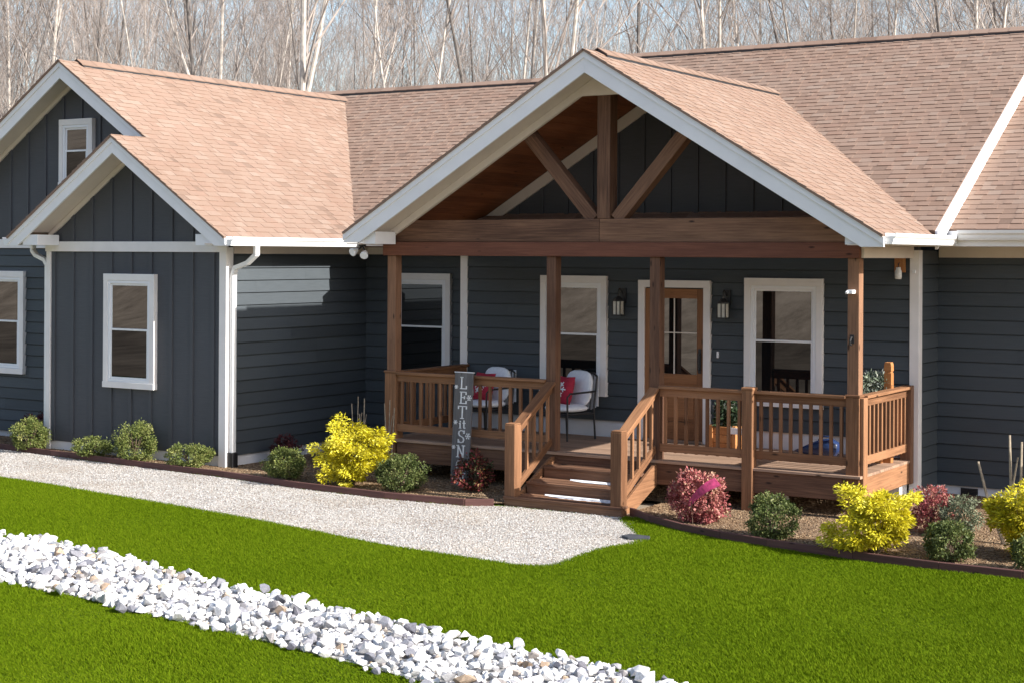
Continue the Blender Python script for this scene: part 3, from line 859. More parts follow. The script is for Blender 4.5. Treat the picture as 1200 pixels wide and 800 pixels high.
edgeR = [(.255, -2.80), (.7, -3.18), (1.28, -3.5), (1.85, -3.72), (2.46, -3.87), (3.47, -4.05), (4.38, -4.13), (5.19, -4.12), (6.5, -4.0), (9, -3.7)]
edgeL = [p for p in path_up[:11]]
bedL = edgeL+[(-1.38, -1.5), (-4, .6), (-6.3, .6), (-6.3, -2.5), (-10, -2.5), (-10, -1.9), (-25, -1.9)]
bedR = edgeR+[(9, .9), (2.8, .9), (2.7, -.1), (-1.4, -.1), (-1.4, -1.9), (.255, -1.9)]

m, nt, b, _ = newmat('dormant_field')
ob = coord(nt, 'Object', (1.6, .6, .6)); n1 = noise(nt, ob, .12, 7, .65); n2 = noise(nt, ob, .5, 9, .8)
c = mixc(nt, .5, ramp(nt, n1, [(.35, (.15, .115, .08)), (.65, (.36, .29, .22))]), ramp(nt, n2, [(.38, (.09, .07, .05)), (.62, (.44, .36, .28))]))
nt.links.new(c, b.inputs['Base Color']); b.inputs['Roughness'].default_value = 1; b.inputs['Specular IOR Level'].default_value = .1
M['field'] = m
# one sheet to the horizon, gently rising in front of the house (behind the camera)
gx = [-900, -400, -200, -120, -80, -50, -30, -15, 0, 15, 30, 50, 80, 120, 200, 400, 900]
gy = [-900, -500, -300, -220, -160, -120, -90, -75, -60, -50, -42, -36, -31, -27, -24, -20, -10, 0, 15, 40, 80, 150, 300, 900]
def gz(x, y):
    z = G-.012
    if y < -24: t_ = min(90, -24-y); z += .26*t_*min(1, t_/14)+.05*t_*math.sin(x*.05+y*.03)
    return z
mb = MB()
nx = len(gx)
mb.v = [(x, y, gz(x, y)) for y in gy for x in gx]
for j in range(len(gy)-1):
    for i in range(nx-1):
        q = (j*nx+i, j*nx+i+1, (j+1)*nx+i+1, (j+1)*nx+i)
        mb.f.append(q); mb.uv.append([(0, 0)]*4); mb.c.append(.5)
o = mb.build('ground', M['field'], smooth=True); tag(o, kind='structure')

m, nt, b, _ = newmat('lawn_soil')
ob = coord(nt); n1 = noise(nt, ob, 1.1, 4); n2 = noise(nt, ob, 90, 3, .7)
c = mixc(nt, .6, ramp(nt, n1, [(.3, (.040, .080, .002)), (.7, (.055, .105, .003))]), ramp(nt, n2, [(.35, (.022, .042, .004)), (.7, (.075, .12, .008))]))
nt.links.new(c, b.inputs['Base Color']); b.inputs['Roughness'].default_value = .9; b.inputs['Specular IOR Level'].default_value = .15
bump(nt, b, n2, .8, .03)
M['lawn'] = m
sheet('lawn', [(-25, -3), (12, -3), (13, -13.6), (-25, -13.6)], G-.004, M['lawn'])
M['gravel'] = pebble_sheet('crushed_gravel', [(0, (.22, .18, .15)), (.25, (.34, .31, .28)), (.6, (.47, .45, .42)), (1, (.64, .62, .60))], 42, .7, .02, (.46, .39, .31))
sheet('gravel_path', path, G, M['gravel'])
M['mulch'] = pebble_sheet('pea_gravel_mulch', [(0, (.075, .042, .022)), (.35, (.17, .105, .058)), (.7, (.27, .18, .105)), (1, (.38, .28, .18))], 36, .8, .02, (.15, .10, .065))
sheet('garden_bed', bedL, G+.035, M['mulch'])
sheet('garden_bed', bedR, G+.035, M['mulch'])
M['rockbed'] = pebble_sheet('rock_fines', [(0, (.25, .23, .21)), (.5, (.45, .43, .41)), (1, (.62, .60, .58))], 18, .8, .03)
sheet('rock_bed', rocks_poly, G+.002, M['rockbed'])

def edging(pts, label):
    mb = MB()
    for a, b_ in zip(pts, pts[1:]):
        mb.bar((*a, G+.02+up_(a[0])), (*b_, G+.02+up_(b_[0])), .045, .13)
    o = mb.build('garden_edging', M['edging'], bevel=.006)
    return tag(o, label, 'edging')
edging(edgeL[:-1]+[(-1.47, -3.15)], 'long low brown timber edging between gravel path and left garden bed')
edging(edgeR, 'curved low brown timber edging between lawn and right garden bed')

# points inside a polygon
def inside(P, x, y):
    r_ = np.zeros(len(x), dtype=bool); n = len(P)
    for i in range(n):
        x0, y0 = P[i]; x1, y1 = P[(i+1) % n]
        if y0 == y1: continue
        c_ = ((y0 > y) != (y1 > y)) & (x < (x1-x0)*(y-y0)/(y1-y0)+x0)
        r_ ^= c_
    return r_
rng = np.random.default_rng(3)
def in_view(x, y, z=G, mar=40):
    p = np.stack([x-CAM.x, y-CAM.y, np.full_like(x, z-CAM.z)], 1)
    dd = p@np.array(dvec); uu = 600+1874.41*(p@np.array(r2))/dd; vv = 298.63-1874.41*(p@np.array(u2))/dd
    return (dd > 1) & (uu > -mar) & (uu < 1200+mar) & (vv < 800+mar), dd

# grass blades: short dense turf
N = 3200000
gx_ = rng.uniform(-11, 9, N); gy_ = rng.uniform(-13.2, -3.0, N)
vis, dep = in_view(gx_, gy_, mar=60)
keep = vis & ~inside(path, gx_+rng.normal(0, .025, N), gy_+rng.normal(0, .025, N)) & ~inside(rocks_poly, gx_+rng.normal(0, .03, N), gy_+rng.normal(0, .03, N)) & ~inside(bedR, gx_, gy_) & ~((gy_ > -3.1) & (gx_ < .3))
gx_, gy_ = gx_[keep], gy_[keep]; n = len(gx_)
hgt = rng.uniform(.014, .036, n)*(0.85+.3*np.sin(gx_*2.1+1)*np.sin(gy_*1.7)); wd = rng.uniform(.003, .0065, n)
ang = rng.uniform(0, 2*np.pi, n); lean = rng.uniform(.005, .034, n); la = rng.normal(math.pi*1.1, 1.1, n)
base = np.stack([gx_, gy_, G-.006+nup(gx_)], 1)
side = np.stack([np.cos(ang)*wd, np.sin(ang)*wd, np.zeros(n)], 1)
tip = base+np.stack([np.cos(la)*lean, np.sin(la)*lean, hgt], 1)
V = np.concatenate([base-side, base+side, tip], 0)
F = np.stack([np.arange(n), np.arange(n)+n, np.arange(n)+2*n], 1)
M['grass'] = leaf_mat('grass_blade', [(0, (.050, .092, .001)), (.5, (.105, .168, .003)), (1, (.180, .235, .010))], .3, .8, .06)
patch = .5+.22*np.sin(gx_*1.3+.7*np.sin(gy_*2))*np.cos(gy_*1.6)
o = np_mesh('grass', V, F, M['grass'], tone=np.clip(rng.normal(.5, .27, n)*.75+patch*.25, 0, 1))
tag(o, 'short bright green turf around the white rock strip and gravel path', 'grass', kind='stuff')

# small stones scattered on the gravel path and in the beds
def scatter_stones(name, polys, box_, N, size, z, mat, label, cat, seed, flat=.6, exclude=()):
    r_ = np.random.default_rng(seed)
    x = r_.uniform(box_[0], box_[1], N); y = r_.uniform(box_[2], box_[3], N)
    k_ = np.zeros(N, dtype=bool)
    jt = .045 if name == 'gravel' else 0
    jx, jy = x+r_.normal(0, 1, N)*jt, y+r_.normal(0, 1, N)*jt
    for P in polys: k_ |= inside(P, jx, jy)
    for P in exclude: k_ &= ~inside(P, x, y)
    k_ &= in_view(x, y)[0]
    x, y = x[k_], y[k_]; n = len(x)
    octv = np.array([(1, 0, 0), (-1, 0, 0), (0, 1, 0), (0, -1, 0), (0, 0, 1), (0, 0, -1)], dtype=float)
    octf = np.array([(0, 2, 4), (2, 1, 4), (1, 3, 4), (3, 0, 4), (2, 0, 5), (1, 2, 5), (3, 1, 5), (0, 3, 5)])
    s = r_.uniform(size[0], size[1], n)**1.0
    a = r_.uniform(0, 2*np.pi, n)
    vv = octv[None]*r_.uniform(.6, 1.2, (n, 6, 1))*np.array([1, 1, flat])
    vv += r_.normal(0, .18, vv.shape); vv *= s[:, None, None]
    ca, sa = np.cos(a)[:, None], np.sin(a)[:, None]
    X = vv[..., 0]*ca-vv[..., 1]*sa+x[:, None]; Y = vv[..., 0]*sa+vv[..., 1]*ca+y[:, None]; Z = vv[..., 2]+(z+nup(x))[:, None]
    V = np.stack([X, Y, Z], -1).reshape(-1, 3)
    F = (octf[None]+(np.arange(n)*6)[:, None, None]).reshape(-1, 3)
    pn = .5+.5*np.sin(x*1.9+1.3*np.sin(y*2.3+x*.6))*np.sin(y*2.9+.8*np.sin(x*1.4))
    tn_ = np.clip(r_.uniform(0, 1, n)-.45*np.clip(pn-.55, 0, 1)*2*r_.uniform(.3, 1, n), 0, 1)
    o = np_mesh(name, V, F, mat, tone=np.repeat(tn_, 8))
    return tag(o, label, cat, kind='stuff')
def tone_mat(name, stops, rough=.85):
    m, nt, b, _ = newmat(name)
    ob = coord(nt)
    c = ramp(nt, attr(nt, 'tone'), stops)
    c = mixc(nt, .25, c, ramp(nt, noise(nt, ob, 60, 3), [(.3, stops[0][1]), (.7, stops[-1][1])]))
    nt.links.new(c, b.inputs['Base Color']); b.inputs['Roughness'].default_value = rough; b.inputs['Specular IOR Level'].default_value = .25
    return m
M['pebble'] = tone_mat('gravel_stone', [(0, (.18, .135, .10)), (.15, (.27, .23, .19)), (.5, (.42, .395, .37)), (1, (.66, .645, .63))])
scatter_stones('gravel', [path], (-12, 1.3, -6.4, -2.3), 95000, (.004, .012), G+.003, M['pebble'], 'pale crushed gravel spread over the path', 'gravel', 11)
M['chip'] = tone_mat('bed_stone', [(0, (.055, .030, .017)), (.4, (.16, .095, .05)), (.75, (.28, .185, .105)), (1, (.42, .32, .21))])
scatter_stones('bed_gravel', [bedL, bedR], (-13, 9, -4.3, .8), 60000, (.006, .018), G+.036, M['chip'], 'brown pea gravel mulch in the garden beds', 'mulch', 12)

# ------------------------------------------------------------------ white rocks
m, nt, b, _ = newmat('white_limestone')
oi = nd(nt, 'ShaderNodeObjectInfo'); ob = coord(nt, 'Object')
tn = nd(nt, 'ShaderNodeAttribute'); tn.attribute_name = 'tone'
rr = math_(nt, 'FRACT', math_(nt, 'ADD', oi.outputs['Random'], tn.outputs['Fac']))
c = ramp(nt, rr, [(0, (.82, .81, .80)), (.55, (.74, .73, .72)), (.68, (.60, .59, .59)), (.78, (.32, .32, .35)), (.88, (.15, .15, .18)), (.93, (.40, .37, .35)), (.97, (.40, .29, .20)), (1, (.8, .8, .8))])
c = mixc(nt, 1.0, c, ramp(nt, noise(nt, ob, 5, 6, .7), [(.33, (.62, .61, .61)), (.55, (1, 1, 1))]), 'MULTIPLY')
nt.links.new(c, b.inputs['Base Color']); b.inputs['Roughness'].default_value = .85; b.inputs['Specular IOR Level'].default_value = .2
bump(nt, b, noise(nt, ob, 22, 5, .7), .5, .02)
M['rock'] = m
def hull_rock(seed):
    r_ = random.Random(seed); bm = bmesh.new()
    for i in range(15):
        v = Vector((r_.gauss(0, 1), r_.gauss(0, 1), r_.gauss(0, 1))).normalized()
        v = Vector((v.x*r_.uniform(.8, 1.2), v.y*.85, v.z*.72))*r_.uniform(.82, 1.08); bm.verts.new(v)
    bmesh.ops.convex_hull(bm, input=bm.verts)
    for v in [v for v in bm.verts if not v.link_faces]: bm.verts.remove(v)
    bm.verts.index_update()
    V = [tuple(v.co) for v in bm.verts]; F = [tuple(v.index for v in f.verts) for f in bm.faces]; bm.free()
    return V, F
hulls = [hull_rock(100+i) for i in range(16)]
rock_me = []
for i, (V, F) in enumerate(hulls):
    me = bpy.data.meshes.new('rock'); me.from_pydata(V, [], F); me.materials.append(M['rock']); rock_me.append(me)
    at = me.attributes.new('tone', 'FLOAT', 'FACE'); at.data.foreach_set('value', [0.0]*len(F))
cand = []
rr_ = random.Random(21)
tries = 0
grid = {}
while tries < 42000:
    tries += 1
    x = rr_.uniform(-6.5, 6.5); y = rr_.uniform(-11.2, -7.2)
    if not inside(rocks_poly, np.array([x+rr_.gauss(0, .05)]), np.array([y+rr_.gauss(0, .05)]))[0]: continue
    ok, dd = in_view(np.array([x]), np.array([y]), mar=60)
    if not ok[0]: continue
    s = rr_.choice([.028, .034, .042, .05, .06, .075])*rr_.uniform(.85, 1.25)
    gk = (int(x/.3), int(y/.3)); bad = False
    for i in (-1, 0, 1):
        for j in (-1, 0, 1):
            for (px_, py_, ps) in grid.get((gk[0]+i, gk[1]+j), []):
                if (px_-x)**2+(py_-y)**2 < (.62*(ps+s))**2: bad = True; break
            if bad: break
        if bad: break
    if bad: continue
    grid.setdefault(gk, []).append((x, y, s)); cand.append((s/dd[0], x, y, s))
cand.sort(reverse=True)
RL = 'pale angular rock, one of the bigger stones in the strip across the lawn'
for q, x, y, s in cand[:300]:
    o = bpy.data.objects.new('rock', rr_.choice(rock_me)); COL.objects.link(o)
    o.location = (x, y, G+up_(x)+s*.45+rr_.uniform(0, .03)); o.scale = (s, s*rr_.uniform(.8, 1.1), s*rr_.uniform(.8, 1.1))
    o.rotation_euler = (rr_.uniform(-.5, .5), rr_.uniform(-.5, .5), rr_.uniform(0, 6.28))
    tag(o, RL, 'rock', 'bigger rocks of the white rock strip')
V = []; F = []; T = []
def add_rock(x, y, z, s):
    hv, hf = rr_.choice(hulls); mt = Matrix.Rotation(rr_.uniform(0, 6.28), 3, 'Z') @ Matrix.Rotation(rr_.uniform(-.5, .5), 3, 'X')
    n0 = len(V); V.extend([tuple((mt @ Vector(v))*s+Vector((x, y, z))) for v in hv]); t_ = rr_.random()
    for f_ in hf: F.append(tuple(n0+i for i in f_)); T.append(t_)
for q, x, y, s in cand[300:]: add_rock(x, y, G+up_(x)+s*.4+rr_.uniform(0, .02), s)
for i in range(3600):
    x = rr_.uniform(-6.5, 6.5); y = rr_.uniform(-11.2, -7.2)
    if inside(rocks_poly, np.array([x]), np.array([y+rr_.gauss(0, .04)]))[0] and in_view(np.array([x]), np.array([y]))[0][0]:
        add_rock(x, y, G+up_(x)+.012, rr_.uniform(.014, .032))
me = bpy.data.meshes.new('small_rocks'); me.from_pydata(V, [], F); me.materials.append(M['rock'])
at = me.attributes.new('tone', 'FLOAT', 'FACE'); at.data.foreach_set('value', T)
o = bpy.data.objects.new('small_rocks', me); COL.objects.link(o)
tag(o, 'mass of smaller white stones filling the gaps of the rock strip', 'rocks', kind='stuff')
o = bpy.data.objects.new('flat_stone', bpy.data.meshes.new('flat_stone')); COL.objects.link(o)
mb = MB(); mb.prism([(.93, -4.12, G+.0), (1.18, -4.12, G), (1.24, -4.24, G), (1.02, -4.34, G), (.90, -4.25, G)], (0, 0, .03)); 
bpy.data.objects.remove(o); o = mb.build('flat_stone', M['darkgrey'], bevel=.008)  # thin dark slab lying at the right tip of the path
tag(o, 'dark flat slab at the right tip of the gravel path', 'flat_slab')

# ------------------------------------------------------------------ shrubs
def leaves(n, rx, ry, rz, ls, lw, seed, mat, parent, shell=.55, lump=.18, droop=0, spray=False, name='foliage', clumps=70, csize=.26):
    r_ = np.random.default_rng(seed)
    d = r_.normal(0, 1, (n, 3)); d /= np.linalg.norm(d, axis=1)[:, None]
    K = r_.normal(0, 1, (14, 3)); K /= np.linalg.norm(K, axis=1)[:, None]
    amp = r_.uniform(.4, 1, 14)
    lob = np.max(np.exp(6*(d@K.T-1))*amp, axis=1)
    # leaves gather in clumps set over the crown, so that the outline is uneven and the inside shows between them
    nc = clumps; cdir = r_.normal(0, 1, (nc, 3)); cdir /= np.linalg.norm(cdir, axis=1)[:, None]
    clob = np.max(np.exp(6*(cdir@K.T-1))*amp, axis=1)
    crad = ((1-lump)+lump*2*clob)*(1-(1-shell)*r_.uniform(0, 1, nc)**2.0)*r_.uniform(.90, 1.04, nc)
    cpos = cdir*crad[:, None]
    ci = r_.integers(0, nc, n)
    off_ = r_.normal(0, 1, (n, 3)); off_ /= np.linalg.norm(off_, axis=1)[:, None]
    off_ *= (csize*r_.uniform(.5, 1.2, nc)[ci]*r_.uniform(0, 1, n)**.5)[:, None]
    p = (cpos[ci]+off_)
    dl = off_/np.maximum(np.linalg.norm(off_, axis=1)[:, None], 1e-6)
    d = d*0+cdir[ci]*.6+dl*.8; d /= np.linalg.norm(d, axis=1)[:, None]
    lob = clob[ci]; p = p*np.array([rx, ry, rz])
    p[:, 2] += rz*.92
    p[:, 2] = np.maximum(p[:, 2], .02+r_.uniform(0, .05, n))
    if spray:
        ax = d*np.array([1, 1, .35])+r_.normal(0, .35, (n, 3)); ax[:, 2] -= droop
    else:
        ax = d+r_.normal(0, .8, (n, 3))
    ax /= np.linalg.norm(ax, axis=1)[:, None]
    o_ = np.cross(ax, r_.normal(0, 1, (n, 3))); o_ /= np.linalg.norm(o_, axis=1)[:, None]
    L = (ls*r_.uniform(.6, 1.3, n))[:, None]; Wd = (lw*r_.uniform(.7, 1.3, n))[:, None]
    v0 = p; v1 = p+ax*L*.5+o_*Wd*.5; v2 = p+ax*L; v3 = p+ax*L*.5-o_*Wd*.5
    V = np.stack([v0, v1, v2, v3], 1).reshape(-1, 3); V[:, 2] = np.maximum(V[:, 2], .005)
    F = np.arange(4*n).reshape(n, 4)
    kk = r_.integers(0, 40, n)
    tone = np.clip(.5+r_.normal(0, .18, n)+.3*(lob-.4)+r_.normal(0, .12, nc)[ci], 0, 1)
    return np_mesh(name, V, F, mat, parent, tone=tone)
def stems(parent, rx, rz, seed, n=9, mat='stem', name='stems'):
    r_ = random.Random(seed); mb = MB()
    for i in range(n):
        a = r_.uniform(0, 6.28); q = r_.uniform(.3, .8)
        mb.tube([(r_.uniform(-.03, .03), r_.uniform(-.03, .03), -.02), (math.cos(a)*rx*q*.4, math.sin(a)*rx*q*.4, rz*.7), (math.cos(a)*rx*q, math.sin(a)*rx*q, rz*r_.uniform(1.1, 1.6))], [.010, .007, .003], 5)
    return mb.build(name, M[mat], parent)
M['box'] = leaf_mat('boxwood_leaf', [(0, (.035, .052, .014)), (.4, (.080, .110, .030)), (.75, (.15, .18, .055)), (1, (.26, .26, .10))])
M['boxlight'] = leaf_mat('light_boxwood_leaf', [(0, (.055, .075, .018)), (.4, (.13, .165, .04)), (.75, (.225, .25, .07)), (1, (.34, .33, .12))])
M['pale'] = leaf_mat('pale_sage_leaf', [(0, (.08, .10, .06)), (.5, (.18, .21, .13)), (1, (.34, .36, .24))])
M['gold'] = leaf_mat('golden_cypress_leaf', [(0, (.20, .17, .008)), (.3, (.48, .42, .015)), (.65, (.74, .66, .035)), (1, (.88, .82, .14))], .3)
M['maroon'] = leaf_mat('maroon_leaf', [(0, (.03, .010, .012)), (.5, (.085, .022, .028)), (1, (.17, .05, .05))])
M['nand'] = leaf_mat('pink_red_leaf', [(0, (.14, .03, .035)), (.4, (.34, .085, .09)), (.7, (.48, .20, .17)), (.85, (.50, .33, .20)), (1, (.62, .40, .34))])
M['mixed'] = leaf_mat('red_green_leaf', [(0, (.02, .03, .012)), (.35, (.05, .06, .022)), (.6, (.15, .028, .032)), (.85, (.26, .05, .05)), (1, (.45, .32, .10))])
ZB = G+.036
def shrub(kind, label, x, y, w_, h_, mat, n, ls, lw, seed, **k):
    t_ = thing(kind, label, 'shrub', (x, y, ZB+up_(x)))
    leaves(n, w_/2, w_/2*.95, h_/1.9, ls, lw, seed, M[mat], t_, **k)
    stems(t_, w_*.35, h_*.5, seed)
    return t_
bx = dict(ls=.027, lw=.018, lump=.09, clumps=80, csize=.30, shell=.78)
shrub('boxwood_shrub', 'dark green boxwood cut off by the left edge of the picture', -11.6, -2.62, .5, .46, 'box', 5460, seed=1, **bx)
shrub('barberry_shrub', 'small dark maroon shrub behind the boxwood nearest the far left downspout', -10.45, -2.45, .5, .5, 'maroon', 2200, .034, .022, 2)
shrub('boxwood_shrub', 'rounded light green boxwood in front of a maroon shrub by the far left downspout', -9.98, -2.98, .56, .46, 'boxlight', 6300, seed=3, **bx)
shrub('boxwood_shrub', 'low flat light green boxwood, shortest of those below the wing wall', -8.62, -2.99, .56, .27, 'boxlight', 4830, seed=4, **bx)
shrub('boxwood_shrub', 'tallest round boxwood, directly under the single wing window', -7.75, -2.98, .58, .54, 'boxlight', 6720, seed=5, **bx)
shrub('boxwood_shrub', 'low wide boxwood at the right corner of the wing front, left of the downspout', -6.68, -2.98, .62, .34, 'boxlight', 5460, seed=6, **bx)
shrub('barberry_shrub', 'small dark maroon shrub against the shaded wing side wall', -5.80, -1.95, .46, .40, 'maroon', 2000, .034, .022, 7)
shrub('boxwood_shrub', 'round boxwood between the wing downspout and the large yellow shrub', -4.88, -3.05, .55, .40, 'boxlight', 5880, seed=8, **bx)
gd = dict(ls=.055, lw=.018, lump=.42, droop=.15, spray=True, shell=.35, clumps=95, csize=.20)
shrub('golden_cypress', 'large feathery yellow cypress left of the porch, between two boxwoods', -3.80, -2.95, 1.0, .88, 'gold', 13000, seed=9, **gd)
shrub('boxwood_shrub', 'darker green boxwood at the left front corner of the porch', -2.98, -3.0, .62, .46, 'box', 6720, seed=10, **bx)
shrub('azalea_shrub', 'shaded red and green shrub in front of the tall sign board', -2.2, -2.48, .50, .50, 'mixed', 2600, .04, .026, 11)
shrub('nandina_shrub', 'rounded pink red shrub with a pink flag right of the stairs', 1.22, -3.0, .66, .54, 'nand', 6500, .036, .024, 12, lump=.10, clumps=80, csize=.30, shell=.7)
shrub('boxwood_shrub', 'small round boxwood in front of the middle porch newel post', 2.38, -3.55, .52, .45, 'box', 6300, seed=13, **bx)
shrub('golden_cypress', 'feathery yellow cypress below the right front corner of the porch', 3.62, -3.78, 1.0, .66, 'gold', 12000, seed=14, **gd)
shrub('nandina_shrub', 'dark red shrub behind the yellow cypress, beside the white corner trim', 3.68, -2.2, .50, .50, 'nand', 3000, .036, .022, 15)
shrub('sage_shrub', 'pale grey green shrub between the red shrub and the right edge yellow cypress', 4.06, -2.3, .46, .45, 'pale', 2400, .036, .016, 16)
shrub('boxwood_shrub', 'dark green boxwood beside the curved edging between the two right yellow cypresses', 4.36, -3.72, .48, .38, 'box', 6300, seed=17, **bx)
shrub('golden_cypress', 'large yellow cypress at the right edge of the picture with bare canes behind', 5.02, -3.2, 1.0, .74, 'gold', 12000, seed=18, **gd)
shrub('boxwood_shrub', 'small dark boxwood in the bottom right corner of the bed', 5.18, -3.83, .32, .34, 'box', 3150, seed=19, **bx)
def canes(label, x, y, tops, rad=.010):
    mb = MB()
    for i, (dx, dy, h_) in enumerate(tops):
        mb.tube([(dx*.3, dy*.3, -.05), (dx*.7+rnd.uniform(-.02, .02), dy*.7, h_*.5), (dx, dy, h_)], [rad, rad*.8, rad*.6], 6)
        if i % 2: mb.tube([(dx*.7, dy*.7, h_*.5), (dx*.7+.06, dy*.7, h_*.8)], [rad*.6, rad*.4], 5)
    o = mb.build('bare_canes', M['cane']); o.location = (x, y, ZB)
    return tag(o, label, 'shrub')
canes('thin bare canes behind the left part of the porch side yellow cypress', -4.35, -2.1, [(-.14, 0, .98), (-.05, .03, 1.08), (.0, .0, .85), (.05, .04, 1.06)])
canes('thin bare canes between the left yellow cypress and the porch corner post', -3.95, -2.0, [(-.05, 0, 1.0), (.03, .02, 1.05), (.12, 0, .95)])
canes('thick pale bare canes rising behind the yellow cypress at the right edge', 4.72, -2.5, [(-.42, 0, .86), (-.1, .05, 1.16), (.04, .0, 1.10), (.27, .03, 1.2), (.36, 0, 1.02)], .020)

# pink flag stuck in the red shrub
fg = thing('garden_flag', 'small curled magenta flag on a stake leaning out of the pink red shrub', 'flag', (1.30, -3.28, ZB))
mb = MB(); mb.tube([(0, 0, -.05), (-.02, -.02, .30)], .004); mb.build('stake', M['stem'], fg)
M['pink'] = simple('magenta_cloth', (.46, .045, .15), .6, .45, 20, bmp=0)
mb = MB(); P_ = []
for i in range(13):
    t_ = i/12; P_.append((Vector((.36*t_-.06, -.05*math.sin(t_*3.1), .22+.44*t_-.14*t_*t_)), .018+.045*t_**.7*(1.1-.25*t_)))
for (a, wa), (b_, wb) in zip(P_, P_[1:]):
    o1 = Vector((.55, .1, -.6)).normalized()
    q = [a-o1*wa, a+o1*wa, b_+o1*wb, b_-o1*wb]
    mb.prism(q, (0, .006, 0))
mb.build('cloth', M['pink'], fg)

# ------------------------------------------------------------------ things on the porch
# the tall painted board; lettering built of thin strokes
sg = thing('sign_board', 'tall grey wooden board lettered LET it SNOW leaning on the porch rail', 'sign', (-2.68, -2.10, G+.03), R(0))
mb = MB()
for i in range(3): mb.box(-.145+i*.0972, -.145+i*.0972+.0955, -.012, .012, 0, 1.49)
mb.box(-.145, .145, .0125, .03, .2, .28); mb.box(-.145, .145, .0125, .03, 1.2, 1.28)
board = mb.build('board', M['signwood'], sg, bevel=.003)
sg.rotation_euler = (R(-4), 0, 0)
mb = MB(); mb.box(-.15, .15, -.016, .016, 1.491, 1.502); mb.build('cap', M['paint'], sg)
GL = {  # strokes in a unit cell (x 0..1, y 0..1); serifs included
 'L': [[(.25, 0), (.25, 1)], [(.1, 1), (.4, 1)], [(.1, 0), (.9, 0)], [(.9, 0), (.9, .22)]],
 'E': [[(.22, 0), (.22, 1)], [(.08, 1), (.86, 1)], [(.86, 1), (.86, .8)], [(.22, .52), (.66, .52)], [(.66, .62), (.66, .42)], [(.08, 0), (.9, 0)], [(.9, 0), (.9, .2)]],
 'T': [[(.5, 0), (.5, 1)], [(.05, 1), (.95, 1)], [(.05, 1), (.05, .8)], [(.95, 1), (.95, .8)], [(.33, 0), (.67, 0)]],
 'i': [[(.5, 0), (.5, .62)], [(.3, .62), (.5, .62)], [(.3, 0), (.7, 0)], [(.5, .82), (.5, .92)]],
 't': [[(.5, .06), (.5, .95)], [(.25, .65), (.78, .65)], [(.5, .06), (.62, 0), (.8, .06)]],
 'S': [[(.85, .78), (.85, .98)], [(.85, .86), (.68, .97), (.42, 1), (.2, .9), (.15, .73), (.28, .58), (.55, .49), (.78, .39), (.86, .24), (.76, .07), (.5, 0), (.28, .04), (.13, .16)], [(.13, .02), (.13, .24)]],
 'N': [[(.2, 0), (.2, 1)], [(.2, 1), (.8, 0)], [(.8, 0), (.8, 1)], [(.05, 1), (.25, 1)], [(.05, 0), (.35, 0)], [(.65, 1), (.95, 1)]],
 'O': [[(.5+.42*math.sin(a*math.pi/9), .5+.5*math.cos(a*math.pi/9)) for a in range(19)]],
 'W': [[(.03, 1), (.28, 0)], [(.28, 0), (.5, .85)], [(.5, .85), (.72, 0)], [(.72, 0), (.97, 1)], [(-.06, 1), (.14, 1)], [(.86, 1), (1.06, 1)]]}
def glyph(mb, ch, x, z, w_, h_, th=.020, y=-.0135):
    for st_ in GL[ch]:
        for a, b_ in zip(st_, st_[1:]):
            A = Vector((x+a[0]*w_, y, z+a[1]*h_)); B = Vector((x+b_[0]*w_, y, z+b_[1]*h_))
            e_ = (B-A).normalized()*th*.3
            thin = th if abs(b_[1]-a[1])*h_ > abs(b_[0]-a[0])*w_ else th*.62
            mb.bar(A-e_, B+e_, thin, .004, (0, 1, 0))
mb = MB()
for ch, z, x, w_, h_ in (('L', 1.28, -.06, .12, .15), ('E', 1.085, -.055, .12, .15), ('T', .885, -.07, .14, .16), ('i', .755, -.06, .07, .10), ('t', .755, .0, .07, .105),
                         ('S', .565, -.06, .12, .16), ('N', .375, -.07, .14, .15), ('O', .185, -.065, .13, .15), ('W', .02, -.075, .15, .14)):
    glyph(mb, ch, x, z, w_, h_)
def flake(mb, x, z, r_):
    for k_ in range(6):
        a = k_*math.pi/3; d_ = Vector((math.cos(a), 0, math.sin(a))); c_ = Vector((x, -.0138-.0004*k_, z))
        mb.bar(c_, c_+d_*r_, .007, .004, (0, 1, 0))
        for s_ in (-1, 1):
            e_ = Vector((math.cos(a+s_*.8), 0, math.sin(a+s_*.8))); q = c_+d_*r_*.55
            mb.bar(q, q+e_*r_*.35, .006, .0036, (0, 1, 0))
flake(mb, .10, 1.16, .042); flake(mb, .105, .655, .045); flake(mb, -.112, 1.30, .028); flake(mb, -.10, .83, .03); flake(mb, -.115, .50, .028)
mb.build('lettering', M['paint'], sg)

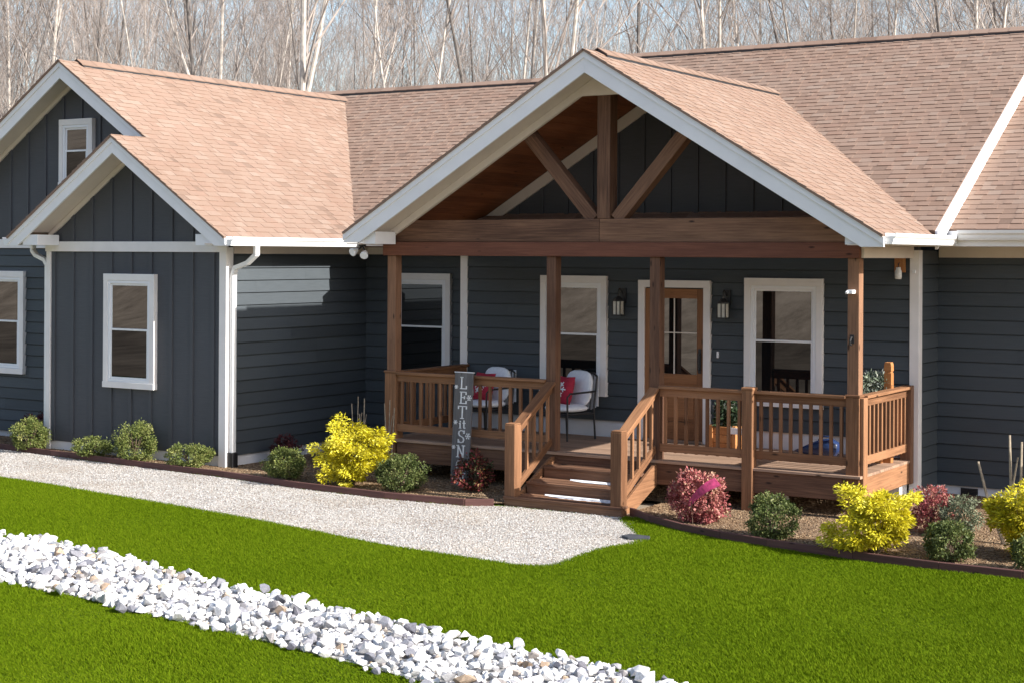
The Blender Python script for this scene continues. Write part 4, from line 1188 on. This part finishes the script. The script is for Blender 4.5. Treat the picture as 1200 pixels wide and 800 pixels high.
# two metal armchairs with white covers
M['red'] = simple('red_cloth', (.42, .02, .045), .9, .15, 20, bmp=.2)
def armchair(label, x, y, rz):
    c = thing('armchair', label, 'chair', (x, y, 0), rz)
    fr_ = MB()
    for s_ in (-1, 1):
        fr_.tube([(s_*.29, .25, 0), (s_*.29, .22, .42), (s_*.27, .30, .86)], .014)
        fr_.tube([(s_*.29, -.27, 0), (s_*.29, -.27, .60), (s_*.29, -.22, .645), (s_*.29, .26, .66)], .014)
        fr_.tube([(s_*.29, -.27, .36), (s_*.29, .23, .36)], .012)
    fr_.tube([(-.29, -.25, .36), (.29, -.25, .36)], .012); fr_.tube([(-.29, .22, .36), (.29, .22, .36)], .012)
    fr_.tube([(-.27, .30, .86), (-.2, .31, .90), (.2, .31, .90), (.27, .30, .86)], .014)
    for k_ in range(6): fr_.tube([(-.2+k_*.08, .225, .40), (-.2+k_*.08, .305, .89)], .006)
    fr_.box(-.28, .28, -.25, .22, .355, .37)
    fr_.build('frame', M['black'], c, smooth=False)
    def pad(w_, d_, h_, loc, rx, mat, name, ry=0, e=3.2, par=None):
        m_ = MB(); nu, nv_ = 20, 12
        for j in range(nv_+1):
            ph = -math.pi/2+math.pi*j/nv_
            for i in range(nu):
                th = 2*math.pi*i/nu
                f_ = lambda t: math.copysign(abs(t)**(2/e), t)
                m_.v.append((w_/2*f_(math.cos(ph))*f_(math.cos(th)), d_/2*f_(math.cos(ph))*f_(math.sin(th)), h_/2*math.copysign(abs(math.sin(ph))**.9, math.sin(ph))))
        for j in range(nv_):
            for i in range(nu):
                i2 = (i+1) % nu
                m_.f.append((j*nu+i, j*nu+i2, (j+1)*nu+i2, (j+1)*nu+i)); m_.uv.append([(0, 0)]*4); m_.c.append(.5)
        o_ = m_.build(name, M[mat], par or c, smooth=True); o_.location = loc; o_.rotation_euler = (rx, ry, 0); return o_
    pad(.54, .52, .11, (0, -.03, .425), 0, 'cushion', 'seat_cushion')
    bc = pad(.54, .50, .12, (0, .20, .69), R(81), 'cushion', 'back_cushion')
    dp = MB()                                       # the cover's tail hanging behind the back rest
    for k_ in range(10):
        xa = -.26+.052*k_
        dp.box(xa, xa+.0515, .335+.008*math.sin(k_*1.3), .345+.008*math.sin(k_*1.3), .42+.03*math.sin(k_*.8), .90)
    dp.build('cover', M['cushion'], c)
    return c, pad
def throw_pillow(label, x, y, z, rz):
    t_ = thing('pillow', label, 'pillow', (x, y, z), rz)
    m_ = MB(); nu = 10
    V_ = {}
    for sd in (-1, 1):
        for i in range(nu+1):
            for j in range(nu+1):
                a, b_ = i/nu*2-1, j/nu*2-1
                th = .07*((1-a**4)*(1-b_**4))**.5
                k_ = 1-.07*(1-abs(a))*(abs(b_) > .0)*abs(b_)**3; k2_ = 1-.07*(1-abs(b_))*abs(a)**3
                V_[sd, i, j] = len(m_.v); m_.v.append((a*.2*k2_, sd*th, b_*.2*k_))
    for sd in (-1, 1):
        for i in range(nu):
            for j in range(nu):
                q = [V_[sd, i, j], V_[sd, i+1, j], V_[sd, i+1, j+1], V_[sd, i, j+1]]
                if sd > 0: q = q[::-1]
                m_.f.append(tuple(q)); m_.uv.append([(0, 0)]*4); m_.c.append(.5)
    p_ = m_.build('pillow_case', M['red'], t_, smooth=True)
    f_ = MB()
    for k_ in range(6):
        a = k_*math.pi/3; d_ = Vector((math.cos(a), 0, math.sin(a))); c_ = Vector((0, -.074-.0006*k_, 0))
        e1 = Vector((0, .02, 0))
        f_.bar(c_, c_+d_*.075, .02, .008, (0, 1, 0)); f_.bar(c_+d_*.075, c_+d_*.12+e1*.5, .02, .008, (0, 1, 0))
        for s_ in (-1, 1):
            e_ = Vector((math.cos(a+s_*.9), 0, math.sin(a+s_*.9))); q = c_+d_*.06
            f_.bar(q, q+e_*.045, .014, .007, (0, 1, 0))
    f_.build('snowflake', M['paint'], t_)
    t_.rotation_euler = (R(-16), 0, rz)
    return t_
armchair('black metal armchair with white cover, partly behind the sign board and railing', -3.22, -.62, R(-14))
armchair('black metal armchair with white cover beside the middle window at top of stairs', -1.95, -.50, R(-18))
throw_pillow('red pillow with white snowflake on the chair behind the railing', -3.27, -.62, .665, R(-14))
throw_pillow('red pillow with white snowflake on the chair at top of stairs', -2.03, -.50, .665, R(-18))

M['ever'] = leaf_mat('dark_evergreen_leaf', [(0, (.012, .022, .012)), (.6, (.04, .07, .03)), (.85, (.10, .14, .08)), (1, (.5, .5, .46))])
M['whiteflower'] = leaf_mat('frosted_leaf', [(0, (.05, .08, .04)), (.5, (.25, .30, .22)), (1, (.66, .68, .62))])
pl = thing('planter', 'low orange wooden planter box with dark green plant beside the front door', 'planter', (.47, -.50, 0))
mb = MB()
for z in (.01, .115, .22):
    mb.box(-.15, .15, -.16, -.135, z, z+.1); mb.box(-.15, .15, .135, .16, z, z+.1); mb.box(-.165, -.14, -.134, .134, z, z+.1); mb.box(.14, .165, -.134, .134, z, z+.1)
for a in (-1, 1):
    for b_ in (-1, 1): mb.box(a*.165-.025, a*.165+.025, b_*.16-.025, b_*.16+.025, 0, .34)
mb.build('box', M['orange'], pl, bevel=.004)
mb = MB(); mb.box(-.135, .135, -.13, .13, .26, .285); mb.build('soil', M['mulch'], pl)
lf = leaves(900, .17, .17, .20, .07, .03, 31, M['ever'], pl, shell=.3, lump=.3, name='foliage'); lf.location = (0, 0, .27)
mb = MB(); mb.box(.10, .33, -.20, -.185, .24, .32); mb.build('tag_board', M['paint'], pl)
pl = thing('planter', 'tall wooden planter post with pale trailing plant by the right porch railing', 'planter', (2.50, -.52, 0))
mb = MB(); mb.box(.09, .185, -.05, .045, 0, 1.11); mb.box(.098, .177, -.042, .037, 1.11, 1.13); mb.box(.09, .185, -.05, .045, 1.13, 1.20); mb.prism([(.09, -.05, 1.20), (.185, -.05, 1.20), (.175, -.05, 1.24), (.10, -.05, 1.24)], (0, .095, 0))
mb.build('post', M['orange'], pl, bevel=.005)
mb = MB(); mb.box(-.22, .088, -.14, .14, .0, .80); mb.box(-.235, .089, -.155, .155, .80, .83); mb.build('box', M['orange'], pl, bevel=.005)
lf = leaves(700, .17, .15, .15, .09, .022, 33, M['whiteflower'], pl, shell=.3, lump=.35, name='foliage'); lf.location = (-.07, 0, .82)

bl = MB()
bl.tube([(0, 0, .13), (.08, .0, .14), (.2, .02, .16), (.34, .03, .18), (.46, .03, .19), (.54, .03, .18), (.57, .03, .17)], [.01, .035, .075, .115, .125, .09, .02], 18)
bl.tube([(.30, .03, .28), (.36, .03, .33), (.45, .03, .33), (.50, .03, .27)], .012, 8)
for x in (.2, .45): bl.tube([(x, -.05, .0), (x, .03, .1), (x, .11, .0)], .012, 8)
o = bl.build('watering_can', M['navy'], smooth=True); o.location = (1.62, -1.05, 0.0)
tag(o, 'shiny blue pointed garden ornament on the porch floor behind the right railing', 'ornament')

# thin snow left on the stair treads
for (x0, x1, yb, yf, z, lab) in ((-.88, .05, -2.28, -2.40, -.292, 'thin white snow strip on the upper of the two snowy stair treads'), (-1.0, .08, -2.70, -2.84, -.437, 'thin white snow strip on the lowest stair tread')):
    mb = MB(); n = 24; rr2 = random.Random(int(x0*100))
    top = []; 
    for i in range(n+1):
        t_ = i/n; x = x0+(x1-x0)*t_; k_ = min(1, t_*3+.15)
        top.append((x, yb, yb-(yb-yf)*k_*rr2.uniform(.75, 1.05)))
    for a, b_ in zip(top, top[1:]):
        h_ = .012
        A, B, C_, D = (a[0], a[1], z+.016), (a[0], a[2], z+.003), (b_[0], b_[2], z+.003), (b_[0], b_[1], z+.016)
        mb.poly([B, C_, D, A]); mb.poly([A, D, (b_[0], b_[1], z+.001), (a[0], a[1], z+.001)])
        mb.poly([(a[0], a[2], z+.0015), (b_[0], b_[2], z+.0015), C_, B])
    o = mb.build('snow', M['snow'], smooth=True); tag(o, lab, 'snow', kind='stuff')

# ------------------------------------------------------------------ bare woods behind the house
def bare_tree(seed, H, r0, forks, spread, up=.5, dens=1.0):
    r_ = random.Random(seed); tr = MB(); cr = MB()
    def limb(mb, p, d, L, r, level):
        nseg = 5 if level == 0 else (4 if level == 1 else 3)
        pts = [Vector(p)]; d = Vector(d).normalized(); dirs = []
        for i in range(nseg):
            wob = (.05, .14, .2, .25)[min(level, 3)]
            d = (d+Vector((r_.gauss(0, wob), r_.gauss(0, wob), r_.gauss(0, wob)+up*.10*(level > 0)))).normalized()
            pts.append(pts[-1]+d*L/nseg); dirs.append(d.copy())
        rs = [max(.004, r*(1-.78*i/nseg)) if level else r*(1-.82*i/nseg) for i in range(nseg+1)]
        mb.tube(pts, rs, (7, 5, 3, 3)[min(level, 3)], cap=False)
        if level >= 3: return
        nb = int((forks, 7, 6)[level]*dens)
        for k_ in range(nb):
            t_ = r_.uniform(.28 if level == 0 else .2, 1)
            i = min(nseg-1, int(t_*nseg)); q = t_*nseg-i
            p_ = pts[i].lerp(pts[i+1], q); ax = dirs[i]
            s_ = ax.orthogonal().normalized(); s_ = Matrix.Rotation(r_.uniform(0, 6.28), 3, ax) @ s_
            nd_ = (ax*(1-spread*r_.uniform(.6, 1.2))+s_*spread*r_.uniform(.8, 1.3)+Vector((0, 0, up*.35))).normalized()
            l_ = L*((.42, .5, .5)[level])*r_.uniform(.6, 1.15)*(1.15-.55*t_ if level == 0 else 1)
            limb(cr, p_, nd_, l_, max(.005, rs[i]*(.42, .5, .5)[level]), level+1)
    limb(tr, (0, 0, -.3), (r_.gauss(0, .04), r_.gauss(0, .04), 1), H, r0, 0)
    if forks > 15:
        limb(tr, (0, 0, H*.28), (r_.choice([-1, 1])*.25, r_.gauss(0, .12), 1), H*.6, r0*.7, 0)
    return tr, cr
variants = []
specs = [(1, 19, .105, 16, .42, .7), (2, 21, .085, 13, .38, .8), (3, 17, .075, 15, .45, .7), (4, 21, .12, 17, .45, .6), (5, 16, .06, 13, .38, .9), (6, 20, .09, 14, .48, .7), (7, 14, .05, 13, .4, 1.0), (8, 18, .08, 18, .45, .8)]
stash = []
for i, (sd, H, r0, fk, sp, up) in enumerate(specs):
    tr, cr = bare_tree(sd, H, r0, fk, sp, up)
    a = tr.build('trunk', M['barkdark' if i in (1, 5, 6, 2) else 'bark']); b_ = cr.build('crown', M['twig'])
    variants.append((a, b_)); stash += [a, b_]
def place_tree(i, x, y, s, rz, label, group='bare trees of the woods behind the house', name='bare_tree'):
    t_ = thing(name, label, 'tree', (x, y, G), rz, group); t_.scale = (s, s, s*rnd.uniform(.92, 1.1))
    for src in variants[i]:
        c = src.copy(); COL.objects.link(c); c.parent = t_
    return t_
def at(u_, depth):
    p = CAM+dvec*depth+r2*((u_-600)/1874.41*depth); return p.x, p.y
heroes = [(225, 50, 1, 1.0, 'dark straight bare trunk above the big left gable ridge, front row of the woods'),
          (254, 52, 0, .95, 'pale forked bare tree just right of a dark trunk above the left wing ridge'),
          (348, 47, 3, 1.0, 'tall pale bare tree with spreading limbs above the right end of the wing ridge'),
          (462, 50, 7, 1.0, 'many branched bare tree above the start of the recessed roof ridge'),
          (585, 52, 2, 1.1, 'slender pale bare tree left of the porch gable peak'),
          (652, 46, 3, .95, 'large pale forked bare tree standing just left of the porch gable peak'),
          (762, 54, 5, 1.05, 'grey bare tree directly above the left end of the main roof ridge'),
          (845, 52, 0, 1.0, 'pale forked bare tree above the middle of the main roof ridge'),
          (985, 55, 7, 1.0, 'bushy bare tree above the right half of the main roof ridge'),
          (1140, 50, 5, 1.0, 'grey bare tree above the far right end of the main roof ridge')]
for u_, dp, i, s, lab in heroes:
    x, y = at(u_, dp); place_tree(i, x, y, s, rnd.uniform(0, 6.28), lab)
trr = random.Random(5)
cnt = 0
pts_ = []
while cnt < 215:
    dp = 56+ (trr.random()**.8)*95; u_ = trr.uniform(-70, 1270)
    x, y = at(u_, dp)
    if y < 14: continue
    if any((x-a)**2+(y-b_)**2 < 2.2 for a, b_ in pts_): continue
    pts_.append((x, y)); cnt += 1
    place_tree(trr.randrange(8), x, y, trr.uniform(.8, 1.25), trr.uniform(0, 6.28), 'slim bare winter tree deep in the woods behind the house')
for o in stash: bpy.data.objects.remove(o)
